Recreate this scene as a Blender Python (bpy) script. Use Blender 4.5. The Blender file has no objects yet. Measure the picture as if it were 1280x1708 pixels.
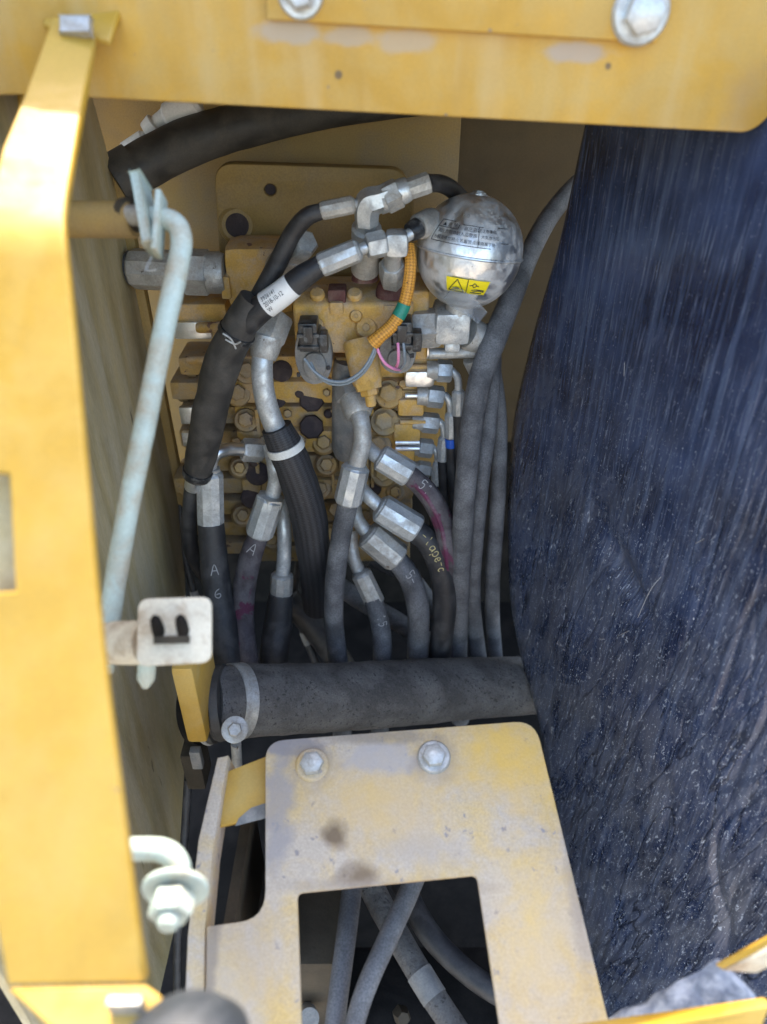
import bpy, bmesh, math, random
from mathutils import Vector, Matrix, noise
from mathutils.geometry import interpolate_bezier
random.seed(7)
R = math.radians
# ------------------------------------------------------------------ camera, light, exposure
SC = bpy.context.scene
COL = SC.collection
F_PX, CX, CY, PITCH = 1230.0, 640.0, 854.0, R(35)
CAM = Vector((0, 0, 1.0))
FW = Vector((0, math.cos(PITCH), -math.sin(PITCH)))
UP = Vector((0, math.sin(PITCH), math.cos(PITCH)))
RT = Vector((1, 0, 0))
cd = bpy.data.cameras.new('camera')
cam = bpy.data.objects.new('camera', cd); COL.objects.link(cam)
cam.location = CAM
cam.rotation_euler = (math.pi/2 - PITCH, 0, 0)
cd.sensor_fit = 'VERTICAL'; cd.sensor_height = 36.0
cd.lens = 36.0*F_PX/1708.0
cd.clip_start = 0.01; cd.clip_end = 500
cd.dof.use_dof = True; cd.dof.focus_distance = 0.66; cd.dof.aperture_fstop = 4.5
SC.camera = cam
w = bpy.data.worlds.new('World'); SC.world = w; w.use_nodes = True
nt = w.node_tree
sky = nt.nodes.new('ShaderNodeTexSky'); sky.sky_type = 'NISHITA'; sky.sun_disc = False
SUN_EL, SUN_AZ = R(57), R(-8)          # azimuth from +Y towards +X
sky.sun_elevation = SUN_EL; sky.sun_rotation = SUN_AZ
sky.air_density = 1.0; sky.dust_density = 2.5; sky.ozone_density = 1.0
nt.links.new(sky.outputs[0], nt.nodes['Background'].inputs[0])
nt.nodes['Background'].inputs[1].default_value = 0.15
sl = bpy.data.lights.new('sun', 'SUN'); sl.energy = 2.0; sl.angle = R(0.6); sl.color = (1, 0.95, 0.87)
so = bpy.data.objects.new('sun', sl); COL.objects.link(so)
sdir = Vector((math.sin(SUN_AZ)*math.cos(SUN_EL), math.cos(SUN_AZ)*math.cos(SUN_EL), math.sin(SUN_EL)))
so.rotation_euler = sdir.to_track_quat('Z', 'Y').to_euler(); so.location = sdir*5
SC.view_settings.view_transform = 'Standard'; SC.view_settings.look = 'None'
SC.view_settings.gamma = 1; SC.view_settings.use_curve_mapping = False
SC.view_settings.exposure = 2.6
SC.view_settings.use_white_balance = True; SC.view_settings.white_balance_temperature = 7100; SC.view_settings.white_balance_tint = 10   # balanced for open shade
SC.cycles.max_bounces = 8; SC.cycles.diffuse_bounces = 5

# ------------------------------------------------------------------ pixel -> place helpers
def ray(px, py): return FW + RT*((px-CX)/F_PX) - UP*((py-CY)/F_PX)
def D(px, py, d): return CAM + ray(px, py)*d
def V(px, py, y): r = ray(px, py); return CAM + r*(y/r.y)
def VX(px, py, x): r = ray(px, py); return CAM + r*(x/r.x)
def dep(p): return (p-CAM).dot(FW)
def mpp(p): return dep(p)/F_PX

# ------------------------------------------------------------------ materials
MATS = {}
def mat(name, base, rough=.6, metal=0., var=.25, dust=None, dustamt=0., dscale=30, chip=None, chipamt=0., cscale=60,
        bump=.15, bscale=250, grain=.12, stretch=None, spec=.5, updust=0., coat=0.):
    if name in MATS: return MATS[name]
    m = bpy.data.materials.new(name); m.use_nodes = True; n = m.node_tree.nodes; L = m.node_tree.links
    b = n['Principled BSDF']; b.inputs['Roughness'].default_value = rough; b.inputs['Metallic'].default_value = metal
    b.inputs['Specular IOR Level'].default_value = spec; b.inputs['Coat Weight'].default_value = coat
    tc = n.new('ShaderNodeTexCoord'); src = tc.outputs['Object']
    if stretch:
        mp = n.new('ShaderNodeMapping'); mp.inputs['Scale'].default_value = stretch; L.new(src, mp.inputs[0]); src = mp.outputs[0]
    def nz(scale, detail=6, rg=.6, dist=0.):
        t = n.new('ShaderNodeTexNoise'); t.inputs['Scale'].default_value = scale; t.inputs['Detail'].default_value = detail
        t.inputs['Roughness'].default_value = rg; t.inputs['Distortion'].default_value = dist; L.new(src, t.inputs['Vector']); return t.outputs[0]
    def mr(s, a, c, lo=0., hi=1.):
        t = n.new('ShaderNodeMapRange'); t.inputs[1].default_value = a; t.inputs[2].default_value = c
        t.inputs[3].default_value = lo; t.inputs[4].default_value = hi; L.new(s, t.inputs[0]); return t.outputs[0]
    def mix(f, a, c, bl='MIX'):
        t = n.new('ShaderNodeMix'); t.data_type = 'RGBA'; t.blend_type = bl
        for k, v in ((0, f), (6, a), (7, c)):
            if hasattr(v, 'links'): L.new(v, t.inputs[k])
            elif k == 0: t.inputs[0].default_value = v
            else: t.inputs[k].default_value = (*v, 1)
        return t.outputs[2]
    dark = tuple(c*(1-var) for c in base); lite = tuple(min(1, c*(1+var)) for c in base)
    col = mix(mr(nz(dscale*.7), .3, .7), dark, lite)
    rsock = None
    if dust:
        f = mr(nz(dscale, 8, .65, .4), .57-.30*dustamt, .70-.16*dustamt, 0, min(1, .45+dustamt*.6))
        if updust:
            g = n.new('ShaderNodeNewGeometry'); sp = n.new('ShaderNodeSeparateXYZ'); L.new(g.outputs['Normal'], sp.inputs[0])
            u = mr(sp.outputs[2], .2, .9, 0, updust)
            ad = n.new('ShaderNodeMath'); ad.operation = 'ADD'; ad.use_clamp = True; L.new(f, ad.inputs[0]); L.new(u, ad.inputs[1]); f = ad.outputs[0]
        col = mix(f, col, dust)
        rsock = mr(f, 0, 1, rough, max(rough, .85))
        if metal:
            L.new(mr(f, 0, 1, metal, metal*.3), b.inputs['Metallic'])
    if chip:
        c = mr(nz(cscale, 7, .62, .2), .72-.3*chipamt, .74-.3*chipamt)
        col = mix(c, col, chip)
    if grain:
        col = mix(grain*2, col, mix(mr(nz(700, 3), .35, .65), (.28, .28, .28), (.72, .72, .72)), 'OVERLAY')
    L.new(col, b.inputs['Base Color'])
    if rsock: L.new(rsock, b.inputs['Roughness'])
    if bump:
        bp = n.new('ShaderNodeBump'); bp.inputs['Strength'].default_value = bump; bp.inputs['Distance'].default_value = .002
        L.new(nz(bscale, 6), bp.inputs['Height']); L.new(bp.outputs[0], b.inputs['Normal'])
    MATS[name] = m
    return m
DUST = (.36, .31, .25)
m_yel = mat('yellow paint', (.44, .25, .034), .48, var=.16, dust=(.44, .295, .095), dustamt=.45, dscale=24, chip=(.20, .15, .11), chipamt=.13, cscale=110, bump=.06, bscale=300, grain=.06)
m_frame = mat('bright yellow frame paint', (.43, .25, .026), .42, var=.12, dust=(.43, .275, .055), dustamt=.4, dscale=26, chip=(.22, .15, .09), chipamt=.10, cscale=90, bump=.08, bscale=120, grain=.06)
m_inner = mat('shaded inner panel paint', (.43, .34, .17), .6, var=.3, dust=(.52, .45, .31), dustamt=.55, dscale=26, chip=(.22, .17, .1), chipamt=.2, cscale=40, bump=.15, bscale=80, stretch=(1, 1.6, .22))
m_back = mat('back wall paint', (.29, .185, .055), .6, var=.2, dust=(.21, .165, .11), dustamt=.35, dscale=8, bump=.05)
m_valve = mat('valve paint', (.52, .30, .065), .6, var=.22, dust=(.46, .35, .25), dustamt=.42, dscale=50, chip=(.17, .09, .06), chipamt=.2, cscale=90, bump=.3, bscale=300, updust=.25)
m_valve2 = mat('valve paint lower', (.40, .25, .08), .65, var=.3, dust=(.34, .27, .19), dustamt=.55, dscale=45, chip=(.12, .075, .06), chipamt=.25, cscale=70, bump=.3, bscale=280, updust=.2)  # darker copy of the valve paint: dimness of the lower valve put into colour
m_plate = mat('dusty bracket paint', (.50, .335, .12), .7, var=.12, dust=(.42, .35, .28), dustamt=.85, dscale=26, chip=(.24, .21, .20), chipamt=.27, cscale=95, bump=.3, bscale=420, grain=.13)
m_zinc = mat('zinc plated steel', (.52, .55, .56), .40, .75, var=.15, dust=(.34, .33, .31), dustamt=.5, dscale=60, chip=(.22, .21, .2), chipamt=.1, cscale=140, bump=.2, bscale=400)
m_zincd = mat('dirty steel fitting', (.44, .44, .42), .45, .6, var=.25, dust=(.32, .29, .25), dustamt=.5, dscale=90, chip=(.16, .13, .1), chipamt=.16, cscale=110, bump=.3, bscale=400)
m_tube = mat('bare steel tube', (.52, .54, .54), .40, .65, var=.2, dust=(.34, .33, .31), dustamt=.55, dscale=100, chip=(.2, .17, .14), chipamt=.12, cscale=150, bump=.1, bscale=400)
m_tin = mat('bright tin shim', (.75, .78, .8), .28, .95, var=.1, dust=(.45, .4, .36), dustamt=.2, dscale=60, bump=.15, bscale=150)
m_acc = mat('polished accumulator shell', (.66, .68, .69), .29, .92, var=.12, dust=(.58, .59, .59), dustamt=.48, dscale=60, chip=(.3, .3, .29), chipamt=.12, cscale=200, bump=.12, bscale=300)
m_rub = mat('black hose rubber', (.022, .022, .024), .5, var=.3, dust=(.075, .072, .07), dustamt=.35, dscale=60, bump=.15, bscale=500)
m_rubg = mat('dusty grey hose rubber', (.052, .053, .058), .65, var=.2, dust=(.15, .152, .158), dustamt=.6, dscale=28, bump=.2, bscale=900, grain=.3, updust=.25, chip=(.21, .2, .19), chipamt=.1, cscale=200)
m_rubp = mat('purple stained hose rubber', (.045, .036, .042), .65, var=.3, dust=(.115, .105, .11), dustamt=.55, dscale=60, chip=(.085, .018, .045), chipamt=.45, cscale=32, bump=.2, bscale=600, grain=.15)
m_wrap = mat('black spiral wrap', (.030, .028, .026), .55, var=.25, dust=(.085, .076, .065), dustamt=.5, dscale=40, bump=.1, bscale=200)
m_suct = mat('dusty suction hose rubber', (.062, .057, .053), .75, var=.2, dust=(.135, .127, .118), dustamt=.65, dscale=24, chip=(.04, .037, .035), chipamt=.42, cscale=300, bump=.9, bscale=180, grain=.2)
m_plug = mat('dark plug', (.035, .022, .022), .75, var=.4, dust=(.10, .07, .06), dustamt=.3, dscale=60, bump=.3, bscale=400)
m_red = mat('rusty sealant', (.10, .035, .03), .8, var=.4, dust=(.2, .13, .1), dustamt=.3, dscale=70, bump=.6, bscale=300)
m_blk = mat('black plastic', (.014, .015, .017), .35, var=.2, dust=(.22, .22, .21), dustamt=.22, dscale=160, bump=.2, bscale=400)
m_grey = mat('grey dusty plastic', (.17, .17, .165), .7, var=.2, dust=(.30, .28, .25), dustamt=.5, dscale=50, bump=.3, bscale=400)
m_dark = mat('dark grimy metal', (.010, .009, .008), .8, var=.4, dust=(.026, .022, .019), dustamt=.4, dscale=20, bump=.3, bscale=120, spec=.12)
m_grime = mat('brown grimy metal', (.04, .03, .017), .8, var=.4, dust=(.07, .053, .034), dustamt=.4, dscale=20, bump=.3, bscale=120)
m_mint = mat('pale mint coated rod', (.42, .50, .45), .45, var=.14, dust=(.36, .27, .17), dustamt=.42, dscale=34, bump=.12, bscale=250)
m_latch = mat('cream striker plate', (.60, .54, .42), .55, var=.12, dust=(.28, .18, .10), dustamt=.36, dscale=60, bump=.2, bscale=250)
m_white = mat('white paper label', (.78, .78, .76), .5, var=.05, dust=(.6, .58, .55), dustamt=.15, dscale=80, bump=.05, grain=.04)
m_ink = mat('black print', (.02, .02, .025), .6, bump=0, grain=0)
m_chalk = mat('white marker', (.38, .37, .36), .7, bump=0, grain=0)
m_gold = mat('gold marker', (.55, .45, .2), .6, bump=0, grain=0)
m_sticker = mat('yellow warning sticker', (.85, .68, .02), .35, var=.04, bump=0, grain=0)
m_green = mat('green tape', (.01, .22, .15), .45, var=.15, bump=.1)
m_blue = mat('blue tape', (.01, .11, .55), .4, var=.1, bump=.1)
m_pink = mat('pink wire', (.72, .25, .42), .4, var=.06, bump=0)
m_wire = mat('blue grey wire', (.20, .235, .26), .45, var=.15, bump=0)
m_tie = mat('white cable tie', (.62, .62, .58), .5, var=.1, bump=.05)
m_clear = mat('clear plastic', (.85, .88, .9), .12, bump=.3, bscale=120, grain=0, var=.02)
m_clear.node_tree.nodes['Principled BSDF'].inputs['Transmission Weight'].default_value = .95
m_clear.node_tree.nodes['Principled BSDF'].inputs['IOR'].default_value = 1.3
m_whitepl = mat('white plastic clip', (.62, .62, .62), .5, var=.08, bump=.05)

def stain(m, spots):
    """adds irregular stains (centre in object space, radius, colour, strength) to a material"""
    n = m.node_tree.nodes; L = m.node_tree.links; b = n['Principled BSDF']; col = b.inputs['Base Color'].links[0].from_socket
    tc = n.new('ShaderNodeTexCoord')
    tn = n.new('ShaderNodeTexNoise'); tn.inputs['Scale'].default_value = 70; tn.inputs['Detail'].default_value = 6; L.new(tc.outputs['Object'], tn.inputs[0])
    for c, r, cl, k, soft in spots:
        sc_ = r if hasattr(r, '__len__') else (r, r, r)
        mp = n.new('ShaderNodeVectorMath'); mp.operation = 'SUBTRACT'; mp.inputs[1].default_value = c; L.new(tc.outputs['Object'], mp.inputs[0])
        dv = n.new('ShaderNodeVectorMath'); dv.operation = 'DIVIDE'; dv.inputs[1].default_value = sc_; L.new(mp.outputs[0], dv.inputs[0])
        ln = n.new('ShaderNodeVectorMath'); ln.operation = 'LENGTH'; L.new(dv.outputs[0], ln.inputs[0])
        ad = n.new('ShaderNodeMath'); ad.operation = 'MULTIPLY_ADD'; L.new(tn.outputs[0], ad.inputs[0]); ad.inputs[1].default_value = 1.6; L.new(ln.outputs['Value'], ad.inputs[2])
        mr = n.new('ShaderNodeMapRange'); mr.inputs[1].default_value = 1.8-soft; mr.inputs[2].default_value = 1.8+soft*.4; mr.inputs[3].default_value = k; mr.inputs[4].default_value = 0; L.new(ad.outputs[0], mr.inputs[0])
        mx = n.new('ShaderNodeMix'); mx.data_type = 'RGBA'; mx.inputs[7].default_value = (*cl, 1); L.new(mr.outputs[0], mx.inputs[0]); L.new(col, mx.inputs[6]); col = mx.outputs[2]
    L.new(col, b.inputs['Base Color'])

def braid_mat(name, c1, c2, c3, nu, nv):
    m = bpy.data.materials.new(name); m.use_nodes = True; n = m.node_tree.nodes; L = m.node_tree.links; b = n['Principled BSDF']
    uv = n.new('ShaderNodeUVMap'); mp = n.new('ShaderNodeMapping'); mp.inputs['Scale'].default_value = (nu, nv, 1)
    L.new(uv.outputs[0], mp.inputs[0])
    mp2 = n.new('ShaderNodeMapping'); mp2.inputs['Rotation'].default_value = (0, 0, R(45)); L.new(mp.outputs[0], mp2.inputs[0])
    ch = n.new('ShaderNodeTexChecker'); ch.inputs['Scale'].default_value = 1.0; ch.inputs[1].default_value = (*c1, 1); ch.inputs[2].default_value = (*c2, 1)
    L.new(mp2.outputs[0], ch.inputs[0])
    tn = n.new('ShaderNodeTexNoise'); tn.inputs['Scale'].default_value = 1.1; L.new(mp.outputs[0], tn.inputs[0])
    mr = n.new('ShaderNodeMapRange'); mr.inputs[1].default_value = .64; mr.inputs[2].default_value = .68; L.new(tn.outputs[0], mr.inputs[0])
    mx = n.new('ShaderNodeMix'); mx.data_type = 'RGBA'; mx.inputs[7].default_value = (*c3, 1)
    L.new(mr.outputs[0], mx.inputs[0]); L.new(ch.outputs[0], mx.inputs[6]); L.new(mx.outputs[2], b.inputs['Base Color'])
    bp = n.new('ShaderNodeBump'); bp.inputs['Strength'].default_value = .6; bp.inputs['Distance'].default_value = .001
    L.new(ch.outputs[1], bp.inputs['Height']); L.new(bp.outputs[0], b.inputs['Normal']); b.inputs['Roughness'].default_value = .6
    return m
m_braid = braid_mat('orange braided sleeve', (.72, .34, .05), (.48, .2, .025), (.02, .015, .01), 620, 14)
m_mesh = braid_mat('black mesh sleeve', (.014, .014, .016), (.034, .034, .038), (.055, .055, .06), 700, 26)

# insulation skin: dark, glossy, brushed streaks, cracks and white lint; sky blue and gloss highlights painted in. Coordinates run along the sheet itself.
FN = Vector((-1, -.38, .059)).normalized()
def foam_pt(px, py):                        # flat sheet x = .4057 - .38 y + .059 z
    r = ray(px, py); return CAM+r*(.4057/(r.x+.38*r.y-.059*r.z))
F_S = (foam_pt(1050, 450)-foam_pt(1000, 720)).normalized(); F_SP = FN.cross(F_S)      # brushed direction
F_W = (foam_pt(1250, 1130)-foam_pt(1090, 1380)).normalized(); F_WP = FN.cross(F_W)    # crease direction
def foam_mat(name, film_lo, film_hi):
    m = bpy.data.materials.new(name); m.use_nodes = True; n = m.node_tree.nodes; L = m.node_tree.links; b = n['Principled BSDF']
    tc = n.new('ShaderNodeTexCoord')
    def frame(a, ka, c, kc):
        cb = n.new('ShaderNodeCombineXYZ')
        for ax, k, idx in ((a, ka, 0), (c, kc, 1)):
            d = n.new('ShaderNodeVectorMath'); d.operation = 'DOT_PRODUCT'; d.inputs[1].default_value = ax*k; L.new(tc.outputs['Object'], d.inputs[0]); L.new(d.outputs['Value'], cb.inputs[idx])
        return cb.outputs[0]
    def nz(v, s, d=5, r=.6, di=0.):
        t = n.new('ShaderNodeTexNoise'); t.inputs['Scale'].default_value = s; t.inputs['Detail'].default_value = d; t.inputs['Roughness'].default_value = r
        t.inputs['Distortion'].default_value = di; L.new(v, t.inputs[0]); return t.outputs[0]
    def mr(s, a, c, lo=0, hi=1):
        t = n.new('ShaderNodeMapRange'); t.inputs[1].default_value = a; t.inputs[2].default_value = c; t.inputs[3].default_value = lo; t.inputs[4].default_value = hi
        L.new(s, t.inputs[0]); return t.outputs[0]
    def mul(a, c, op='MULTIPLY'):
        t = n.new('ShaderNodeMath'); t.operation = op
        for k, v in ((0, a), (1, c)):
            if hasattr(v, 'links'): L.new(v, t.inputs[k])
            else: t.inputs[k].default_value = v
        return t.outputs[0]
    def mixc(f, a, c):
        t = n.new('ShaderNodeMix'); t.data_type = 'RGBA'; L.new(f, t.inputs[0])
        for k, v in ((6, a), (7, c)):
            if hasattr(v, 'links'): L.new(v, t.inputs[k])
            else: t.inputs[k].default_value = (*v, 1)
        return t.outputs[2]
    fs_, fw_, fi_ = frame(F_SP, 1, F_S, .05), frame(F_WP, 1, F_W, .16), frame(F_SP, 1, F_S, 1)
    sep = n.new('ShaderNodeSeparateXYZ'); L.new(tc.outputs['Object'], sep.inputs[0])
    big = nz(fi_, 9, 5, .6)
    low = mr(sep.outputs[2], film_hi, film_lo)                       # settled dust film, heavier low down (dirt, stays put)
    film = mul(low, mr(nz(frame(F_WP, 1, F_W, .45), 30, 9, .72, .5), .38, .66))
    hair = nz(fs_, 520, 3, .55); hair2 = nz(fs_, 150, 4, .6)
    crk = nz(fw_, 34, 4, .5, .35); crack = mr(mul(mul(crk, .5, 'SUBTRACT'), 0, 'ADD'), 0, 1, 0, 1)
    ab = n.new('ShaderNodeMath'); ab.operation = 'ABSOLUTE'; L.new(mul(crk, .5, 'SUBTRACT'), ab.inputs[0])
    spk = nz(frame(F_SP, 1, F_S, .5), 820, 2, .5); spk2 = nz(frame(F_WP, 1, F_W, .35), 330, 3, .6, 1.)
    c = mixc(mr(big, .38, .66), (.007, .012, .032), (.036, .054, .112))
    c = mixc(mr(hair2, .50, .66, 0, .65), c, (.068, .094, .158))
    c = mixc(mr(hair, .57, .69, 0, .6), c, (.13, .155, .215))  # pale streaks carry the wet gloss highlights as colour
    c = mixc(mul(film, .72), c, (.135, .142, .165))
    c = mixc(mul(mr(ab.outputs[0], .004, .014, .8, 0), mul(low, mr(big, .42, .55))), c, (.006, .008, .016))
    c = mixc(mul(mr(spk2, .625, .66, 0, .75), low), c, (.42, .45, .5))
    c = mixc(mul(mr(mul(spk, mul(low, .035), 'ADD'), .69, .72, 0, .9), mr(low, 0, .8, .3, 1)), c, (.55, .58, .62))
    L.new(c, b.inputs['Base Color'])
    L.new(mr(film, 0, 1, .22, .45), b.inputs['Roughness'])
    b.inputs['Specular IOR Level'].default_value = .6
    hgt = mul(mul(hair, .5), mul(hair2, .8), 'ADD'); hgt = mul(hgt, mul(mul(mr(ab.outputs[0], 0, .03), low), .45), 'ADD')
    bp = n.new('ShaderNodeBump'); bp.inputs['Strength'].default_value = .6; bp.inputs['Distance'].default_value = .0018
    L.new(hgt, bp.inputs['Height']); L.new(bp.outputs[0], b.inputs['Normal'])
    return m
m_foam = foam_mat('black insulation skin', .28, .62)
m_flap = mat('dusty insulation flap', (.14, .17, .23), .3, var=.3, dust=(.42, .46, .52), dustamt=.55, dscale=120, bump=.5, bscale=200, spec=.8)  # pale version of the skin: sunlit wet sheen put into the colour

# ------------------------------------------------------------------ mesh helpers (all shapes are in world space, then moved to the thing's origin)
ORG = {}
def link(name, verts, faces, m, parent=None, smooth=True, ang=38, uvs=None):
    verts = [Vector(v) for v in verts]
    if parent is not None: o0 = ORG[parent]
    else:
        zs = min(v.z for v in verts); o0 = Vector((sum(v.x for v in verts)/len(verts), sum(v.y for v in verts)/len(verts), zs))
    me = bpy.data.meshes.new(name); me.from_pydata([v-o0 for v in verts], [], faces); me.validate()
    if uvs:
        ul = me.uv_layers.new(name='UVMap')
        for p in me.polygons:
            us = [uvs[me.loops[li].vertex_index] for li in p.loop_indices]
            vmax = max(u[1] for u in us)
            for li, u in zip(p.loop_indices, us):
                ul.data[li].uv = (u[0], u[1]+1 if vmax-u[1] > .5 else u[1])
    bm = bmesh.new(); bm.from_mesh(me); bmesh.ops.recalc_face_normals(bm, faces=bm.faces)
    for f in bm.faces: f.smooth = smooth
    if smooth:
        ca = R(ang)
        for e in bm.edges:
            if len(e.link_faces) == 2 and e.calc_face_angle(0) > ca: e.smooth = False
    bm.to_mesh(me); bm.free()
    me.materials.append(m)
    o = bpy.data.objects.new(name, me); COL.objects.link(o)
    if parent is not None: o.parent = parent
    else: o.location = o0
    ORG[o] = o0
    return o
def tag(o, label, cat, group=None):
    o['label'] = label; o['category'] = cat
    if group: o['group'] = group
    return o
def thing(name, label, cat, loc, group=None):
    o = bpy.data.objects.new(name, None); o.empty_display_size = .02; COL.objects.link(o); o.location = loc; ORG[o] = Vector(loc)
    return tag(o, label, cat, group)
def struct(o): o['kind'] = 'structure'; return o

class Path:
    def __init__(s, pts, rs, per=8):
        n = len(pts); P = [pts[0]*2-pts[1]] + list(pts) + [pts[-1]*2-pts[-2]]
        if not hasattr(rs, '__len__'): rs = [rs]*n
        if len(rs) != n: rs = [rs[0]+(rs[-1]-rs[0])*i/(n-1) for i in range(n)] if len(rs) == 2 else [rs[min(int(i*len(rs)/n), len(rs)-1)] for i in range(n)]
        s.p, s.r = [], []
        for i in range(n-1):
            a, b, c, d = P[i], P[i+1], P[i+2], P[i+3]
            for k in range(per):
                t = k/per
                s.p.append(.5*((2*b)+(c-a)*t+(2*a-5*b+4*c-d)*t*t+(3*b-a-3*c+d)*t**3)); s.r.append(rs[i]+(rs[i+1]-rs[i])*t)
        s.p.append(pts[-1].copy()); s.r.append(rs[-1])
        s.fin()
    def fin(s):
        N = len(s.p); s.t = [(s.p[min(i+1, N-1)]-s.p[max(i-1, 0)]).normalized() for i in range(N)]
        s.L = [0.]
        for i in range(1, N): s.L.append(s.L[-1]+(s.p[i]-s.p[i-1]).length)
        nn = s.t[0].orthogonal().normalized(); s.n = []
        for i in range(N):
            nn = (nn - s.t[i]*nn.dot(s.t[i])).normalized(); s.n.append(nn)
    def at(s, l):
        l = max(0, min(s.L[-1], l)); i = 0
        while i < len(s.L)-2 and s.L[i+1] < l: i += 1
        f = (l-s.L[i])/max(1e-9, s.L[i+1]-s.L[i])
        return s.p[i].lerp(s.p[i+1], f), s.t[i].lerp(s.t[i+1], f).normalized(), s.r[i]+(s.r[i+1]-s.r[i])*f
    def sub(s, l0, l1, dr=0., n=10):
        q = Path.__new__(Path); q.p, q.r = [], []
        for k in range(n+1):
            p, t, r = s.at(l0+(l1-l0)*k/n); q.p.append(p); q.r.append(r+dr)
        q.fin(); return q
    def surf(s, l, v, off=.0004):
        """point on the surface at arc l, v metres round from the camera-facing line"""
        p, t, r = s.at(l); c = CAM-p; n0 = (c-t*c.dot(t)).normalized(); b0 = t.cross(n0); a = v/r
        return p+(n0*math.cos(a)+b0*math.sin(a))*(r+off)
def tube(name, path, m, parent, seg=20, wob=0.):
    vs, fs, uv = [], [], []
    N = len(path.p)
    for i in range(N):
        b = path.t[i].cross(path.n[i])
        for k in range(seg):
            a = 2*math.pi*k/seg; rr = path.r[i]
            if wob: rr *= 1+wob*noise.noise(path.p[i]*60+Vector((math.cos(a), math.sin(a), 0))*.6)
            vs.append(path.p[i]+(path.n[i]*math.cos(a)+b*math.sin(a))*rr); uv.append((path.L[i], k/seg))
    for i in range(N-1):
        for k in range(seg): fs.append((i*seg+k, i*seg+(k+1) % seg, (i+1)*seg+(k+1) % seg, (i+1)*seg+k))
    fs.append(tuple(range(seg))[::-1]); fs.append(tuple(range((N-1)*seg, N*seg)))
    return link(name, vs, fs, m, parent, ang=50, uvs=uv)
def PP(pts, rpx, per=8):
    """path from (px, py, y) points, radius in pixels of the photograph"""
    P = [V(*p) for p in pts]; n = len(P)
    if not hasattr(rpx, '__len__'): rpx = [rpx]*n
    if len(rpx) != n: rpx = [rpx[0]+(rpx[-1]-rpx[0])*i/(n-1) for i in range(n)]
    return Path(P, [r*mpp(p) for r, p in zip(rpx, P)], per)
def lathe(name, p0, p1, prof, m, parent, seg=24, rot=0., smooth=True, ang=38):
    ax = p1-p0; L = ax.length; ax.normalize(); n0 = ax.orthogonal().normalized(); b0 = ax.cross(n0); vs, fs = [], []
    for t, r in prof:
        for k in range(seg):
            a = 2*math.pi*k/seg+rot; vs.append(p0+ax*(L*t)+(n0*math.cos(a)+b0*math.sin(a))*max(r, 1e-5))
    M = len(prof)
    for i in range(M-1):
        for k in range(seg): fs.append((i*seg+k, i*seg+(k+1) % seg, (i+1)*seg+(k+1) % seg, (i+1)*seg+k))
    fs.append(tuple(range(seg))[::-1]); fs.append(tuple(range((M-1)*seg, M*seg)))
    return link(name, vs, fs, m, parent, smooth, ang)
def LP(name, a, b, prof, m, parent, seg=24, rot=0., smooth=True, ang=38):
    """lathe between two (px, py, y) points, radii in pixels"""
    p0, p1 = V(*a), V(*b); s = mpp((p0+p1)/2)
    return lathe(name, p0, p1, [(t, r*s) for t, r in prof], m, parent, seg, rot, smooth, ang)
def hexnut(name, a, b, r, m, parent, rot=.3): return LP(name, a, b, [(0, r*.86), (.1, r), (.88, r), (1, r*.86)], m, parent, 6, rot)
def sleeve(name, a, b, r, m, parent, seg=10):
    sv = LP(name, a, b, [(0, r*.86), (.04, r*.98), (.9, r), (.96, r*.98), (1, r*.9)], m, parent, seg, .2, ang=18)
    a_, b_ = Vector(a), Vector(b)
    LP('sleeve_collar', a_.lerp(b_, -.06), a_.lerp(b_, .10), [(0, r*.6), (.3, r*.82), (.7, r*.84), (1, r*.7)], m, sv, 24)
    return sv
def boxm(name, c, ax, h, m, parent, bev=.002, seg=2):
    bm = bmesh.new(); bmesh.ops.create_cube(bm, size=2)
    M = Matrix((ax[0]*h[0], ax[1]*h[1], ax[2]*h[2])).transposed()
    for v in bm.verts: v.co = c + M @ v.co
    if bev: bmesh.ops.bevel(bm, geom=bm.edges[:], offset=min(bev, min(h)*.6), segments=seg, affect='EDGES', profile=.6)
    vs = [v.co.copy() for v in bm.verts]; bm.verts.index_update(); fs = [[v.index for v in f.verts] for f in bm.faces]; bm.free()
    return link(name, vs, fs, m, parent, ang=30)
XYZ = (Vector((1, 0, 0)), Vector((0, 1, 0)), Vector((0, 0, 1)))
def pbox(name, x0, y0, x1, y1, y, depth, m, parent, bev=.002):
    """upright box whose front face lies on the plane Y=y and covers these pixels"""
    ym = (y0+y1)/2; a, b = V(x0, ym, y).x, V(x1, ym, y).x; zt, zb = V(x0, y0, y).z, V(x0, y1, y).z
    c = Vector(((a+b)/2, y+depth/2, (zt+zb)/2))
    return boxm(name, c, XYZ, (abs(b-a)/2, depth/2, abs(zt-zb)/2), m, parent, bev)
def bar(name, p0, p1, up, wd, ht, m, parent, bev=.001):
    a = (p1-p0); L = a.length; a.normalize(); s = a.cross(up).normalized(); u = s.cross(a)
    return boxm(name, (p0+p1)/2, (a, s, u), (L/2, wd/2, ht/2), m, parent, bev)
def roundpoly(pts, rad, n=6):
    out = []; N = len(pts)
    for i in range(N):
        r = rad[i] if hasattr(rad, '__len__') else rad
        p, a, b = pts[i], pts[i-1], pts[(i+1) % N]
        if r <= 0: out.append(p); continue
        d1 = (a-p); d2 = (b-p); k = min(r, d1.length*.45, d2.length*.45); q0 = p+d1.normalized()*k; q1 = p+d2.normalized()*k
        for j in range(n+1):
            t = j/n; out.append(q0*(1-t)**2+p*2*t*(1-t)+q1*t*t)
    return out
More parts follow.
